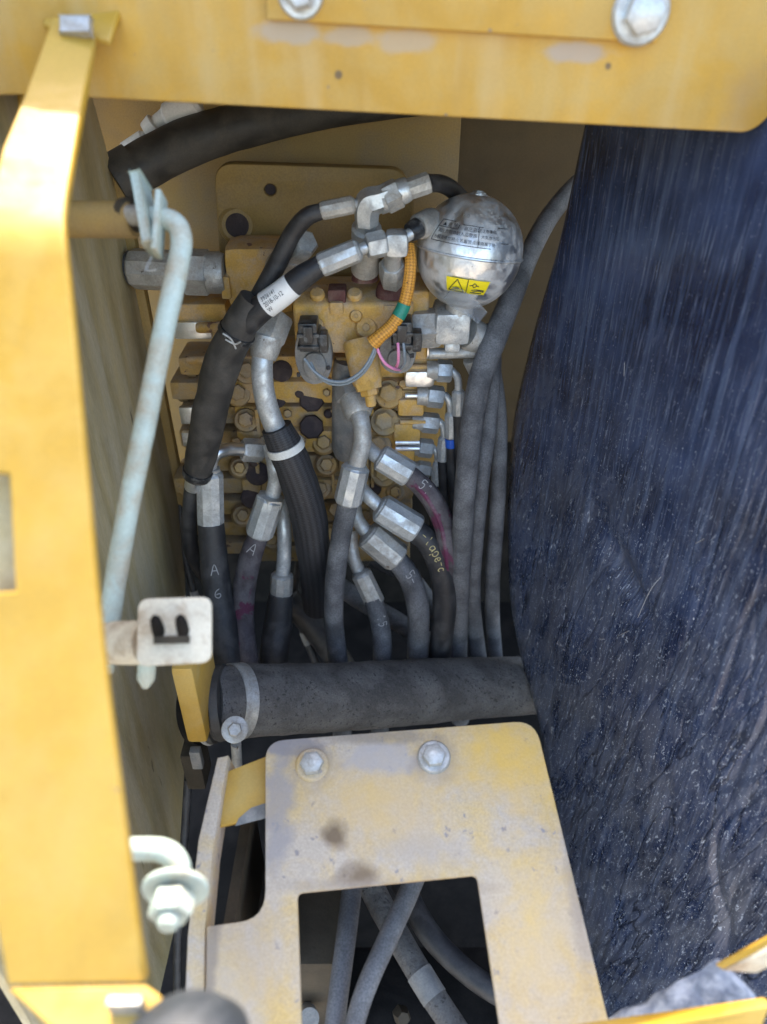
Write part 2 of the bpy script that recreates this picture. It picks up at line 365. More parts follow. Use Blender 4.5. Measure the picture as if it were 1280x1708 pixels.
def slab(name, outer, holes, nrm, th, m, parent, bev=.001, rad=0., hrad=0.):
    """flat plate: outline and holes as coplanar world points; thickness goes to -nrm; edges bevelled"""
    nrm = nrm.normalized(); o = outer[0]; e1 = (outer[1]-outer[0]).normalized(); e1 = (e1-nrm*e1.dot(nrm)).normalized(); e2 = nrm.cross(e1)
    cu = bpy.data.curves.new(name, 'CURVE'); cu.dimensions = '2D'; cu.fill_mode = 'BOTH'; cu.extrude = th/2-bev; cu.bevel_depth = bev; cu.bevel_resolution = 1; cu.offset = -bev
    for k, pl in enumerate([outer]+list(holes)):
        q = [Vector(((p-o).dot(e1), (p-o).dot(e2), 0)) for p in pl]
        q = roundpoly(q, rad if k == 0 else hrad)
        sp = cu.splines.new('POLY'); sp.points.add(len(q)-1); sp.use_cyclic_u = True
        for i, v in enumerate(q): sp.points[i].co = (v.x, v.y, 0, 1)
    ob = bpy.data.objects.new('tmp', cu); COL.objects.link(ob)
    me = bpy.data.meshes.new_from_object(ob.evaluated_get(bpy.context.evaluated_depsgraph_get()))
    vs = [o+e1*v.co.x+e2*v.co.y+nrm*(v.co.z-th/2) for v in me.vertices]; fs = [list(p.vertices) for p in me.polygons]
    bpy.data.objects.remove(ob); bpy.data.curves.remove(cu); bpy.data.meshes.remove(me)
    bm = bmesh.new(); bv = [bm.verts.new(v) for v in vs]
    for f in fs:
        try: bm.faces.new([bv[i] for i in f])
        except ValueError: pass
    bmesh.ops.remove_doubles(bm, verts=bm.verts, dist=1e-5)
    vs = [v.co.copy() for v in bm.verts]; bm.verts.index_update(); fs = [[v.index for v in f.verts] for f in bm.faces]; bm.free()
    return link(name, vs, fs, m, parent, ang=30)
def textmesh(body, size):
    cu = bpy.data.curves.new('t', 'FONT'); cu.body = body; cu.size = size; cu.resolution_u = 3; cu.space_line = .95
    ob = bpy.data.objects.new('t', cu); COL.objects.link(ob)
    me = bpy.data.meshes.new_from_object(ob.evaluated_get(bpy.context.evaluated_depsgraph_get()))
    vs = [v.co.copy() for v in me.vertices]; fs = [list(p.vertices) for p in me.polygons]
    bpy.data.objects.remove(ob); bpy.data.curves.remove(cu); bpy.data.meshes.remove(me)
    return vs, fs
def strokes(name, polys, fn, rad, m, parent):
    """pen strokes mapped onto a surface by fn(u, v)"""
    vs, fs = [], []
    for pl in polys:
        if len(pl) == 2: pl = [(pl[0][0]+(pl[1][0]-pl[0][0])*k/6, pl[0][1]+(pl[1][1]-pl[0][1])*k/6) for k in range(7)]
        P = [fn(u, v) for u, v in pl]; P2 = Path(P, rad, 4)
        base = len(vs)
        for i in range(len(P2.p)):
            b = P2.t[i].cross(P2.n[i])
            for k in range(5):
                a = 2*math.pi*k/5; vs.append(P2.p[i]+(P2.n[i]*math.cos(a)+b*math.sin(a))*P2.r[i])
        for i in range(len(P2.p)-1):
            for k in range(5): fs.append((base+i*5+k, base+i*5+(k+1) % 5, base+(i+1)*5+(k+1) % 5, base+(i+1)*5+k))
    return link(name, vs, fs, m, parent)
GLY = {'A': [[(0, 0), (.3, 1), (.6, 0)], [(.12, .4), (.5, .4)]], '6': [[(.5, 1), (.15, .7), (.05, .3), (.25, 0), (.5, .2), (.4, .5), (.1, .4)]],
       '9': [[(.5, .6), (.25, .5), (.1, .75), (.3, 1), (.5, .8), (.5, .5), (.25, 0)]], '1': [[(.1, .8), (.3, 1), (.3, 0)]],
       '5': [[(.55, 1), (.15, 1), (.12, .55), (.45, .6), (.5, .25), (.3, 0), (.08, .1)]], '-': [[(.05, .5), (.5, .5)]],
       'B': [[(.1, 0), (.1, 1), (.45, .9), (.4, .6), (.12, .55), (.5, .4), (.5, .1), (.1, 0)]], 'a': [[(.5, .6), (.2, .6), (.08, .3), (.2, .02), (.45, .2), (.5, .6), (.55, 0)]],
       'd': [[(.5, .5), (.2, .55), (.08, .25), (.25, 0), (.5, .2), (.5, 1), (.55, 0)]], 'p': [[(.1, -.4), (.1, .6), (.4, .6), (.5, .3), (.35, 0), (.1, .1)]],
       'e': [[(.1, .3), (.5, .35), (.4, .6), (.15, .55), (.08, .2), (.3, 0), (.5, .1)]], 'o': [[(.3, .6), (.08, .3), (.3, 0), (.5, .3), (.3, .6)]],
       'n': [[(.1, 0), (.1, .6), (.15, .45), (.4, .6), (.5, .4), (.5, 0)]], 'l': [[(.2, 1), (.2, .1), (.35, 0)]], '4': [[(.4, 0), (.4, 1), (.05, .35), (.6, .35)]],
       'c': [[(.5, .5), (.25, .6), (.08, .3), (.25, 0), (.5, .1)]]}
def write(name, path, s, l0, v0, size, m, parent, rot=0., rad=.0004, rev=False):
    """handwriting on a hose. rot turns the writing relative to the hose direction"""
    pol = []
    for i, ch in enumerate(s):
        for pl in GLY[ch]:
            q = []
            for x, y in pl:
                X, Y = (x+.72*i)*size, (y-.5)*size
                X += random.uniform(-.04, .04)*size; Y += random.uniform(-.04, .04)*size
                q.append((X*math.cos(rot)-Y*math.sin(rot), X*math.sin(rot)+Y*math.cos(rot)))
            pol.append(q)
    sg = -1 if rev else 1
    return strokes(name, pol, lambda u, v: path.surf(l0+sg*u, v0-sg*v, .0002), rad, m, parent)
def bolt(parent, c, nrm, r, h, m, mw=None, rot=.2, name='bolt', wr=1.45):
    nrm = nrm.normalized()
    b = lathe(name, c-nrm*.002, c+nrm*h, [(0, r), (.75, r), (.9, r*.93), (1, r*.7)], m, parent, 6, rot)
    if mw: lathe('washer', c-nrm*.003, c+nrm*(h*.28), [(0, r*wr), (.7, r*wr), (1, r*wr*.9)], mw, b, 28)
    return b
# ------------------------------------------------------------------ the setting: the compartment
Z0 = CAM.z
YN = Vector((0, -1, 0))
def rectx(name, x0, x1, y0, y1, z0, z1, m, bev=.002, parent=None):
    return boxm(name, Vector(((x0+x1)/2, (y0+y1)/2, (z0+z1)/2)), XYZ, ((x1-x0)/2, (y1-y0)/2, (z1-z0)/2), m, parent, bev)
struct(rectx('ground', -6, 6, -8, .05, Z0-1.32, Z0-1.30, mat('packed earth', (.30, .26, .21), .9, dscale=3), 0))  # unseen earth sheet, added to bounce warm fill light into the compartment
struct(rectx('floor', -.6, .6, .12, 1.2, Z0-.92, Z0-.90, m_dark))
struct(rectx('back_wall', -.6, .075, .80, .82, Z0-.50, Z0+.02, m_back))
struct(rectx('recessed_back_wall', .077, .6, .88, .90, Z0-.50, Z0+.02, mat('brown rear paint', (.075, .05, .019), .7, var=.3, dust=(.09, .066, .035), dustamt=.4, dscale=14)))  # wall colour darkened to carry the shade of the recess
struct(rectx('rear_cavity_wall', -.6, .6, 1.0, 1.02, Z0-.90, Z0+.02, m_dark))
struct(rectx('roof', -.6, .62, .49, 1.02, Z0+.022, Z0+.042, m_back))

# left inner wall (a real folded sheet, far edge at y about .70)
lw = thing('inner_side_panel', 'dusty olive yellow side panel deep behind the left frame', 'panel', (-.25, .45, Z0-.8))
o = [Vector((-.235, y, Z0+z)) for y, z in ((.22, .02), (.66, .02), (.70, -.15), (.71, -.5), (.64, -.62), (.56, -.72), (.49, -.81), (.44, -.86), (.335, -.86), (.2, -.86))]
slab('sheet', o, [], Vector((1, 0, 0)), .006, m_inner, lw, .001)
p = [V(236, 520, .705), V(300, 930, .70), V(306, 1240, .60)]
for a, b in zip(p, p[1:]): pass
bar('edge_flange', Vector((-.2325, .697, Z0-.12)), Vector((-.2325, .703, Z0-.5)), Vector((1, 0, 0)), .012, .012, m_back, lw, .003)

# black insulation wall on the right
EDGE = [(60, 1002), (210, 966), (400, 926), (550, 882), (700, 847), (850, 838), (1000, 842), (1090, 858), (1140, 873), (1190, 888), (1300, 908), (1450, 938), (1600, 962), (1790, 990)]
def edge_px(py):
    for (a, b), (c, d) in zip(EDGE, EDGE[1:]):
        if py <= c:
            t = (py-a)/(c-a); return b+(d-b)*t
    return EDGE[-1][1]
NU, NV = 420, 300
vs, fs = [], []
for i in range(NU+1):
    py = 60+1730*i/NU; e0 = sum(edge_px(py+k*18) for k in (-2, -1, 0, 1, 2))/5
    for j in range(NV+1):
        s = j/NV; q = foam_pt(e0+(1440-e0)*s, py)
        y, z = q.y, q.z-Z0
        fpx = e0+(1440-e0)*s
        h = noise.noise(Vector((y*5, z*4, 2.)))*.0035*min(1, s*8)
        u, v = q.dot(F_WP), q.dot(F_W)
        wv = noise.noise(Vector((u*14, v*6, 3.1)))
        k = max(.0, min(1, (fpx-880)/430*.85+(py-700)/900*.75-.42))
        r1 = abs(noise.noise(Vector((u*30+wv*1.2, v*5, 7.7)))); r2 = abs(noise.noise(Vector((u*80+wv*1.5, v*13, 1.7))))
        h += k*(.0012*noise.noise(Vector((u*22+wv, v*5, 9.)))-.0030*max(0, 1-r1*8)+.0006*max(0, 1-abs(r1-.2)*9)-.0014*max(0, 1-r2*6))
        for cx, cy, a_, ln, wd_, dp in ((1030, 930, .45, 75, 17, .007), (1058, 985, .5, 60, 12, .005), (1010, 830, -.5, 90, 16, .003)):
            dx, dy = fpx-cx, py-cy; l_ = dx*math.sin(a_)+dy*math.cos(a_); w_ = dx*math.cos(a_)-dy*math.sin(a_)
            h -= dp*math.exp(-(l_/ln)**2-(w_/wd_)**2)
        if s < .03: h -= .006*(1-s/.03)**2
        vs.append(q+FN*h)
for i in range(NU):
    for j in range(NV):
        a = i*(NV+1)+j; fs.append((a, a+1, a+NV+2, a+NV+1))
foam = thing('insulation_wall', 'tall glossy black rubber insulation sheet lining the right side', 'insulation', (.2, .45, Z0-.8))
sh_ = link('sheet', vs, fs, m_foam, foam, ang=180)
sd = sh_.modifiers.new('thickness', 'SOLIDIFY'); sd.thickness = .012; sd.offset = -1
bk = [foam_pt(a, b)-FN*.016 for a, b in ((1030, 60), (1440, 60), (1440, 1790), (1010, 1790), (862, 850))]
slab('backing_board', bk, [], FN, .004, m_dark, foam, .0008)
# long lint scratches
for pl in ([(1042, 605), (1040, 650), (1034, 700), (1030, 725)], [(1060, 1040), (1085, 985), (1110, 955), (1150, 915), (1175, 898)], [(998, 1066), (1020, 1065), (1050, 1052)]):
    pts = []
    for a, b in pl:
        r = ray(a, b); best = None
        for q in vs[::7]:
            d = dep(q); e = (q-(CAM+r*d)).length
            if best is None or e < best[0]: best = (e, d)
        pts.append(CAM+r*(best[1]-.0015))
    tube('lint_thread', Path(pts, .0002, 5), m_chalk, foam, 5)

def runs(m, col, scale, k, sx=1., sz=.06):
    """faded vertical runs in paint"""
    n = m.node_tree.nodes; L = m.node_tree.links; b = n['Principled BSDF']; c0 = b.inputs['Base Color'].links[0].from_socket
    tc = n.new('ShaderNodeTexCoord'); mp = n.new('ShaderNodeMapping'); mp.inputs['Scale'].default_value = (sx, sx, sz); L.new(tc.outputs['Object'], mp.inputs[0])
    t = n.new('ShaderNodeTexNoise'); t.inputs['Scale'].default_value = scale; t.inputs['Detail'].default_value = 6; L.new(mp.outputs[0], t.inputs[0])
    r = n.new('ShaderNodeMapRange'); r.inputs[1].default_value = .5; r.inputs[2].default_value = .68; r.inputs[4].default_value = k; L.new(t.outputs[0], r.inputs[0])
    x = n.new('ShaderNodeMix'); x.data_type = 'RGBA'; x.inputs[7].default_value = (*col, 1); L.new(r.outputs[0], x.inputs[0]); L.new(c0, x.inputs[6]); L.new(x.outputs[2], b.inputs['Base Color'])
m_beam = m_yel.copy(); m_beam.name = 'weathered beam paint'
runs(m_beam, (.48, .37, .20), 40, .35, 1, .12); runs(m_beam, (.34, .21, .06), 70, .22, 1, .15)
runs(m_frame, (.44, .30, .085), 34, .35, 1, .25)
# hood beam at the top
YB = .474
hood = thing('hood_beam', 'thick yellow sheet metal beam crossing the top of the opening', 'beam', V(700, 200, YB))
N_ = Vector((0, -1, 0))
o = [V(30, 158, YB), V(150, 163, YB), V(1252, 222, YB), V(1290, 190, YB), V(1330, 100, YB), Vector((.26, YB, Z0+.062)), Vector((-.45, YB, Z0+.062)), Vector((-.45, YB, Z0-.05))]
slab('face_sheet', o, [], N_, .008, m_beam, hood, .0015, [.0, 0, .012, .012, 0, 0, 0, 0])
rectx('top_sheet', -.45, .255, YB+.010, 1.0, Z0+.050, Z0+.0575, m_yel, .001, hood)
lb = lambda a, b: V(a, b, YB)-ORG[hood]
stain(m_beam, [(lb(480, 55), (.02, .02, .006), (.33, .29, .25), .7, .35), (lb(580, 62), (.018, .02, .005), (.33, .29, .25), .6, .35), (lb(680, 70), (.02, .02, .006), (.36, .3, .24), .6, .35), (lb(960, 88), (.02, .02, .005), (.33, .29, .27), .7, .35),
               (lb(565, 125), .0022, (.1, .07, .04), .9, .4), (lb(1015, 110), .002, (.12, .08, .05), .9, .4), (lb(1240, 170), (.012, .02, .02), (.34, .22, .1), .5, .8)])
cp = thing('cover_plate', 'yellow rectangular cover plate bolted onto the top beam', 'plate', V(770, 60, YB-.006))
o = [V(446, 33, YB-.006), V(1098, 72, YB-.006), V(1122, -10, YB-.006), V(1150, -90, YB-.006), V(440, -90, YB-.006)]
slab('sheet', o, [], N_, .0055, m_yel, cp, .0012)
for (bx, by, rr) in ((502, -12, 27), (1068, 22, 33)):
    c = V(bx, by, YB-.006); s = mpp(c)
    bolt(cp, c, N_, rr*s, .013, m_zinc, m_zinc, .5, wr=1.45)

# ------------------------------------------------------------------ left frame (folded yellow strip, near the lens)
fr = thing('door_frame', 'bright yellow folded door frame running down the left edge', 'frame', D(60, 1650, .29))
def strip(name, rows, th, m, parent):
    """rows of (left, right) world points; solid strip with thickness away from the camera"""
    vs, fs = [], []
    for a, b in rows:
        vs += [a, b]
    n = len(rows)
    off = []
    for i, (a, b) in enumerate(rows):
        i0, i1 = max(0, i-1), min(n-1, i+1)
        nn = ((rows[i1][0]-rows[i0][0]).cross(b-a)).normalized()
        if nn.dot(CAM-a) < 0: nn = -nn
        off.append(nn)
    for i, (a, b) in enumerate(rows): vs += [a-off[i]*th, b-off[i]*th]
    m0 = 2*n
    for i in range(n-1):
        fs += [(2*i, 2*i+1, 2*i+3, 2*i+2), (m0+2*i, m0+2*i+2, m0+2*i+3, m0+2*i+1), (2*i, 2*i+2, m0+2*i+2, m0+2*i), (2*i+1, m0+2*i+1, m0+2*i+3, 2*i+3)]
    fs += [(0, m0, m0+1, 1), (2*n-2, 2*n-1, m0+2*n-1, m0+2*n-2)]
    o = link(name, vs, fs, m, parent, ang=25)
    bv = o.modifiers.new('bevel', 'BEVEL'); bv.width = .0012; bv.segments = 2; bv.limit_method = 'ANGLE'
    return o
pl0, pl1, pl2 = D(108, 460, .3145), D(243, 1640, .285), D(-90, 1000, .30)
nn = (pl1-pl0).cross(pl2-pl0).normalized()
if nn.dot(CAM-pl0) < 0: nn = -nn
def onp(px, py, k=0.):
    r = ray(px, py); return CAM+r*((pl0-CAM).dot(nn)/r.dot(nn))+nn*k
rows = [(D(88, 26, .385), D(160, 58, .385)), (D(44, 150, .365), D(140, 160, .365)), (D(4, 245, .342), D(124, 255, .346)),
        (D(-10, 310, .329), D(112, 325, .331)), (D(-16, 345, .3225), D(108, 360, .3245)), (onp(-22, 385), onp(108, 395)), (onp(-60, 430), onp(111, 435)), (onp(-60, 560), onp(123, 560)), (onp(-60, 786), onp(143, 786)),
        (onp(14, 790), onp(143.5, 790)), (onp(26, 986), onp(160, 986)), (onp(-60, 990), onp(160.5, 990)), (onp(-60, 1150), onp(178, 1150)), (onp(-40, 1400), onp(210, 1400)), (onp(-4, 1560), onp(230, 1560)), (onp(12, 1645), onp(242, 1640))]
strip('folded_strip', rows, .006, m_frame, fr)
slab('infill_sheet', [onp(-110, 700, -.014), onp(70, 700, -.014), onp(80, 1030, -.014), onp(-110, 1030, -.014)], [], nn, .002, m_inner, fr, .0005)
b0, b1 = onp(12, 1647), onp(242, 1642)
lo = D(40, 1700, .275), D(276, 1672, .278)
strip('bottom_flange', [(b0, b1), (D(38, 1672, .281), D(262, 1656, .2835)), (D(80, 1712, .276), D(278, 1676, .279)), (D(150, 1790, .268), D(300, 1790, .268))], .005, m_frame, fr)
pbx = D(212, 1677, .2762)
boxm('slot_plate', pbx, (RT, (UP*.8-FW*.6).normalized(), (UP*.6+FW*.8).normalized()), (.0062, .0048, .0015), m_zincd, fr, .0004)
strip('top_flange', [(D(70, 38, .392), D(182, 66, .383)), (D(84, 12, .40), D(196, 26, .39)), (D(100, -20, .41), D(214, -20, .40))], .004, m_frame, fr)
boxm('slot_plate', D(128, 44, .3795), (RT, UP, FW), (.0075, .0042, .002), m_zincd, fr, .0008)

op = thing('outer_door_skin', 'blurred yellow outer door skin in the top left corner', 'panel', D(-40, 300, .5))
strip('sheet', [(D(-200, -120, .46), D(110, -120, .46)), (D(-200, 100, .46), D(52, 100, .47)), (D(-200, 300, .46), D(14, 260, .48))], .004, m_yel, op)
strip('sealing_strip', [(D(60, -60, .452), D(92, -60, .452)), (D(48, 80, .452), D(76, 80, .452)), (D(36, 190, .452), D(58, 190, .452))], .008, m_grey, op)

# ------------------------------------------------------------------ stay rod and its bracket
st = thing('door_stay_rod', 'pale mint bent steel stay rod hanging beside the left frame', 'rod', D(176, 1110, .43))
rod = Path([D(246, 362, .432), D(272, 364, .43), D(294, 374, .428), D(303, 398, .427), D(298, 440, .427), D(272, 560, .427), D(240, 720, .428), D(212, 860, .43), D(188, 1000, .432), D(172, 1120, .434)], .0062, 8)
tube('rod', rod, m_mint, st, 18, .03)
lathe('stub_pin', D(205, 357, .44), D(250, 362, .432), [(0, .006), (1, .006)], m_zincd, st, 16)
def plateq(name, pts, th, m, parent, r=.003):
    n_ = (pts[1]-pts[0]).cross(pts[2]-pts[0]).normalized()
    if n_.dot(CAM-pts[0]) < 0: n_ = -n_
    return slab(name, pts, [], n_, th, m, parent, .0006, r)
bar('keeper_plate', D(235, 302, .430), D(255, 416, .426), FW, .0050, .020, m_mint, st, .0012)
bar('keeper_plate', D(270, 326, .428), D(262, 424, .424), FW, .0034, .015, m_mint, st, .001)
strokes('split_pin', [[(0, 0), (-10, 22), (7, 22)]], lambda u, v: D(254+u, 428+v, .425), .0004, m_zinc, st)
br = thing('stay_pivot_tube', 'short yellow brown tube holding the top of the stay rod', 'tube', D(160, 370, .45))
lathe('tube', D(100, 366, .455), D(226, 366, .442), [(0, .0108), (.97, .0108), (1, .0098)], m_back, br, 28)
lathe('weld_bead', D(206, 362, .444), D(228, 362, .442), [(0, .0106), (.5, .0112), (1, .0085)], m_grime, br, 24)

la = thing('door_striker', 'dirty cream square striker plate with two dark prongs', 'striker', D(290, 1110, .42))
fnl = (FW*-1+UP*.15+RT*.12).normalized()
c0 = D(291, 1053, .40); e1 = (RT+FW*.12).normalized(); e2 = fnl.cross(e1).normalized(); e1 = e2.cross(fnl)
if e2.dot(UP) < 0: e2 = -e2
o = [c0+e1*a+e2*b for a, b in ((-.0195, -.0185), (.0200, -.0172), (.0195, .0185), (-.0195, .0178))]
slab('plate', o, [], fnl, .0045, m_latch, la, .001, .006)
for dx in (-.0082, .0048):
    lathe('prong', c0+e1*dx+e2*-.001-fnl*.002, c0+e1*(dx-.0006)+e2*.008+fnl*.010, [(0, .0035), (.6, .0032), (.85, .0026), (1, .0012)], m_dark, la, 14)
bar('prong_bridge', c0+e1*-.010+e2*-.0045+fnl*.001, c0+e1*.008+e2*-.0045+fnl*.001, fnl, .003, .002, m_grime, la, .0005)
lathe('stem', D(180, 1072, .43), D(248, 1072, .415), [(0, .0125), (1, .0125)], m_latch, la, 24)
lathe('tongue', D(246, 1098, .415), D(243, 1146, .42), [(0, .005), (.7, .005), (1, .002)], m_mint, la, 14)

hk = thing('door_hook_bolt', 'pale grey bent rod with big washer and nut near bottom left', 'bolt', D(290, 1530, .36))
tube('rod', Path([D(180, 1418, .352), D(240, 1416, .35), D(276, 1420, .349), D(296, 1438, .348), D(300, 1466, .347), D(290, 1520, .343)], .0054, 8), m_mint, hk, 18)
ax = (D(290, 1520, .335)-D(299, 1470, .347)).normalized()
wc = D(294, 1478, .346)
lathe('washer', wc, wc+ax*.0028, [(0, .0150), (.3, .0155), (.7, .0155), (1, .0148)], m_mint, hk, 36)
nc = D(287, 1508, .338)
lathe('nut', nc-ax*.004, nc+ax*.006, [(0, .0094), (.15, .0102), (.8, .0102), (1, .009)], m_mint, hk, 6, .3)
lathe('stud_end', nc+ax*.005, nc+ax*.011, [(0, .0052), (.7, .0052), (1, .004)], m_mint, hk, 14)

rb = thing('rubber_stop', 'dark round rubber stop at the bottom of the door frame', 'stop', D(310, 1760, .27))
pc = D(312, 1738, .268); rbx = .0245
lathe('dome', pc-UP*.02, pc+UP*.0135, [(0, rbx), (.45, rbx), (.7, rbx*.9), (.88, rbx*.62), (.97, rbx*.3), (1, .001)], mat('stop rubber', (.024, .029, .036), .5, var=.2, dust=(.06, .066, .075), dustamt=.4, dscale=30), rb, 40)
lathe('base_ring', pc-UP*.028, pc-UP*.018, [(0, rbx*1.1), (1, rbx*1.1)], m_dark, rb, 40)

# ------------------------------------------------------------------ black duct and mounting plate
du = thing('air_duct', 'wide black rubber duct arching under the top beam', 'duct', V(300, 280, .73))
tube('duct', PP([(196, 302, .70), (250, 270, .715), (330, 232, .73), (430, 204, .74), (560, 180, .75), (720, 166, .76), (900, 150, .78)], [37, 38, 37, 34, 29, 22, 18], 8), m_wrap, du, 26, .03)
LP('end_cuff', (192, 304, .70), (228, 283, .71), [(0, 43), (1, 43)], m_wrap, du, 30)
for i, (a, b, c, d, r) in enumerate(((204, 252, 244, 228, 13), (246, 222, 262, 206, 19), (260, 208, 282, 192, 15), (276, 198, 332, 168, 24))):
    t_ = thing('white_clip', ['low white angled clip at the open end of the black duct', 'short white ridge clip second along the duct top', 'narrow pale clip third along the duct top', 'large pale rounded clip nearest the top beam on the duct'][i], 'clip', V((a+c)/2, (b+d)/2, .735), 'white clips along the black duct')
    LP('clip_body', (a, b, .738), (c, d, .738), [(0, r*.6), (.1, r*.9), (.9, r), (1, r*.7)], m_whitepl, t_, 10)
    LP('clip_foot', (a, b+16, .748), (c, d+16, .748), [(0, r*.8), (1, r*.8)], m_whitepl, t_, 8)

mp_ = thing('valve_mounting_plate', 'tan yellow rounded steel mounting plate behind the valve block', 'plate', V(500, 520, .72))
YM = .715
circ = lambda cx, cy, r, y, n=24: [V(cx+r*math.cos(2*math.pi*k/n), cy+r*math.sin(2*math.pi*k/n), y) for k in range(n)]
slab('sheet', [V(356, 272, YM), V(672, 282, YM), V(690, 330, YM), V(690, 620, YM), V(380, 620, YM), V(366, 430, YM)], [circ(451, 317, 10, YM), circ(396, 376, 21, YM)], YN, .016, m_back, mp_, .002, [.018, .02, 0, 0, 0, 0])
LP('boss_ring', (396, 376, YM-.004), (396, 376, YM+.002), [(0, 25), (.4, 30), (1, 31)], m_back, mp_, 32)
LP('dark_bolt_socket', (396, 376, YM-.0045), (396, 376, YM+.014), [(0, 17), (.04, 20), (.3, 21), (1, 21)], m_plug, mp_, 28)
LP('dark_bolt_socket', (451, 317, YM+.006), (451, 317, YM+.015), [(0, 9), (1, 9.5)], m_plug, mp_, 20)
# ------------------------------------------------------------------ main control valve
va = thing('control_valve', 'large tan yellow hydraulic control valve block with many ports', 'valve', V(560, 900, .70))
# upper left body
ub = pbox('upper_body', 374, 412, 490, 528, .660, .05, m_valve, va, .012)
pbox('body_step', 368, 462, 384, 500, .657, .04, m_valve, va, .002)
# top block with sloping shoulder
YT = .628
zt = lambda py, y: V(600, py, y).z
def prism_x(name, x0, x1, prof, m, parent, bev=.002):
    """profile (y, z) extruded along x"""
    n = len(prof); vs = [Vector((x, y, z)) for x in (x0, x1) for y, z in prof]
    fs = [tuple(range(n))[::-1], tuple(range(n, 2*n))]+[(i, (i+1) % n, n+(i+1) % n, n+i) for i in range(n)]
    o = link(name, vs, fs, m, parent, ang=25)
    b = o.modifiers.new('bevel', 'BEVEL'); b.width = bev; b.segments = 3; b.limit_method = 'ANGLE'; return o
xa, xb = V(490, 540, YT).x, V(690, 540, YT).x
z5, z4 = V(600, 508, YT).z, V(600, 590, YT).z
prism_x('top_block', xa, xb, [(YT, z4), (YT, z5), (YT+.018, z5+.006), (YT+.062, z5+.006), (YT+.062, z4)], m_valve, va, .003)
xc = V(716, 540, YT).x
prism_x('side_lug', xb-.012, xc, [(YT+.006, V(700, 606, YT).z), (YT+.006, V(700, 478, YT+.02).z), (YT+.05, V(700, 470, YT+.02).z), (YT+.05, V(700, 606, YT).z)], m_valve, va, .003)
pbox('recess_plug', 547, 484, 577, 508, YT+.002, .02, m_red, va, .002)
pbox('recess_lip', 550, 505, 573, 526, YT-.0025, .01, m_valve, va, .002)
for cx, cy, r in ((594, 527, 11), (611, 546, 19), (531, 541, 10)):
    b_ = LP('port_boss', (cx, cy, YT-.003), (cx, cy, YT+.004), [(0, r*.8), (.3, r), (1, r*1.08)], m_valve, va, 26)
    LP('boss_centre', (cx, cy, YT-.0042), (cx, cy, YT), [(0, r*.3), (1, r*.45)], m_valve2, b_, 16)
for cx, cy, r in ((530, 491, 13), (592, 489, 13)):
    p0 = V(cx, cy, YT+.010); p0.z = z5+.004
    lathe('top_boss', p0, p0+Vector((0, -.002, .0045)), [(0, r*mpp(p0)), (.7, r*mpp(p0)), (1, r*.8*mpp(p0))], m_valve, va, 24)
# base collars under the top fittings (rusty sealant)
for cx, cy, r, yy in ((609, 455, 20, .648), (655, 481, 25, .642)):
    p0 = V(cx, cy, yy)
    lathe('sealant_collar', p0-Vector((0, 0, .006)), p0+Vector((0, 0, .010)), [(0, r*1.15*mpp(p0)), (.3, r*1.1*mpp(p0)), (.6, r*mpp(p0)), (1, r*.7*mpp(p0))], m_red, va, 22)
# stacked sections
BY = [592, 634, 676, 717, 758, 798, 836, 873, 908, 940]
YS = .662
for i in range(len(BY)-1):
    off = [.0, -.006, .004, -.005, .004, -.002, .006, .0, .005][i]
    mm = m_valve if i < 4 else m_valve2  # lower sections take the copy with the dimness painted in
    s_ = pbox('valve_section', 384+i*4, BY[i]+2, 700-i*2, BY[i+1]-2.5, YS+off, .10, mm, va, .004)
    # middle ridge and left spool caps, right end tabs
    y0, y1 = BY[i], BY[i+1]; ym = (y0+y1)/2
    pbox('section_ridge', 560+i*1.5, y0+4, 612+i, y1-4, YS+off-.010, .014, mm, s_, .004)
    xl = [298, 284, 302, 300, 312, 290, 318, 322, 330][i]
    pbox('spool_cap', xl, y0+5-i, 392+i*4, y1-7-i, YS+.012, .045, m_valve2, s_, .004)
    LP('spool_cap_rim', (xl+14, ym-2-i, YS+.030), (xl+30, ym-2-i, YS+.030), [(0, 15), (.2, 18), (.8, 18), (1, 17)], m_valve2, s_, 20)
# left side extras seen between hose and rod
o = pbox('cap_block', 272, 507, 378, 538, .672, .04, m_valve, va, .004)
pbox('shim', 290, 538, 352, 566, .668, .006, m_tin, va, .0015)
LP('rod_end', (328, 547, .664), (378, 545, .664), [(0, 7), (.1, 9), (1, 9)], m_valve, va, 16)
LP('rod_end', (312, 601, .664), (362, 600, .664), [(0, 5), (.1, 7), (1, 7)], m_valve, va, 16)
pbox('shim', 300, 680, 330, 708, .668, .006, m_tin, va, .0015)
pbox('shim', 304, 722, 330, 745, .669, .006, m_tin, va, .0015)
# dark plugs and bolt heads on the face
for cx, cy, r in ((520, 666, 22), (520, 712, 21)):
    LP('dark_plug', (cx, cy, YS-.007), (cx, cy, YS+.003), [(0, r*.86), (.12, r*.97), (.3, r), (1, r)], m_plug, va, 8, .39)
for cx, cy, r in ((470, 619, 18), (462, 665, 16), (430, 790, 20), (420, 830, 18)):
    LP('dark_plug', (cx, cy, YS-.006), (cx, cy, YS+.003), [(0, r*.8), (.15, r), (1, r)], m_plug, va, 20)
for cx, cy, r, yy in ((648, 656, 17, YS-.012), (641, 702, 17, YS-.012), (630, 742, 16, YS-.010), (396, 655, 15, YS-.01), (410, 700, 14, YS-.006), (412, 618, 15, YS-.006), (640, 790, 15, YS-.006)):
    b_ = LP('bolt', (cx, cy, yy-.006), (cx, cy, yy+.006), [(0, r*.8), (.12, r*.97), (1, r)], m_valve2, va, 6, .5)
    LP('bolt_seat', (cx+1, cy+1, yy+.001), (cx+1, cy+1, yy+.016), [(0, r*1.32), (.2, r*1.45), (1, r*1.5)], m_valve2, b_, 26)
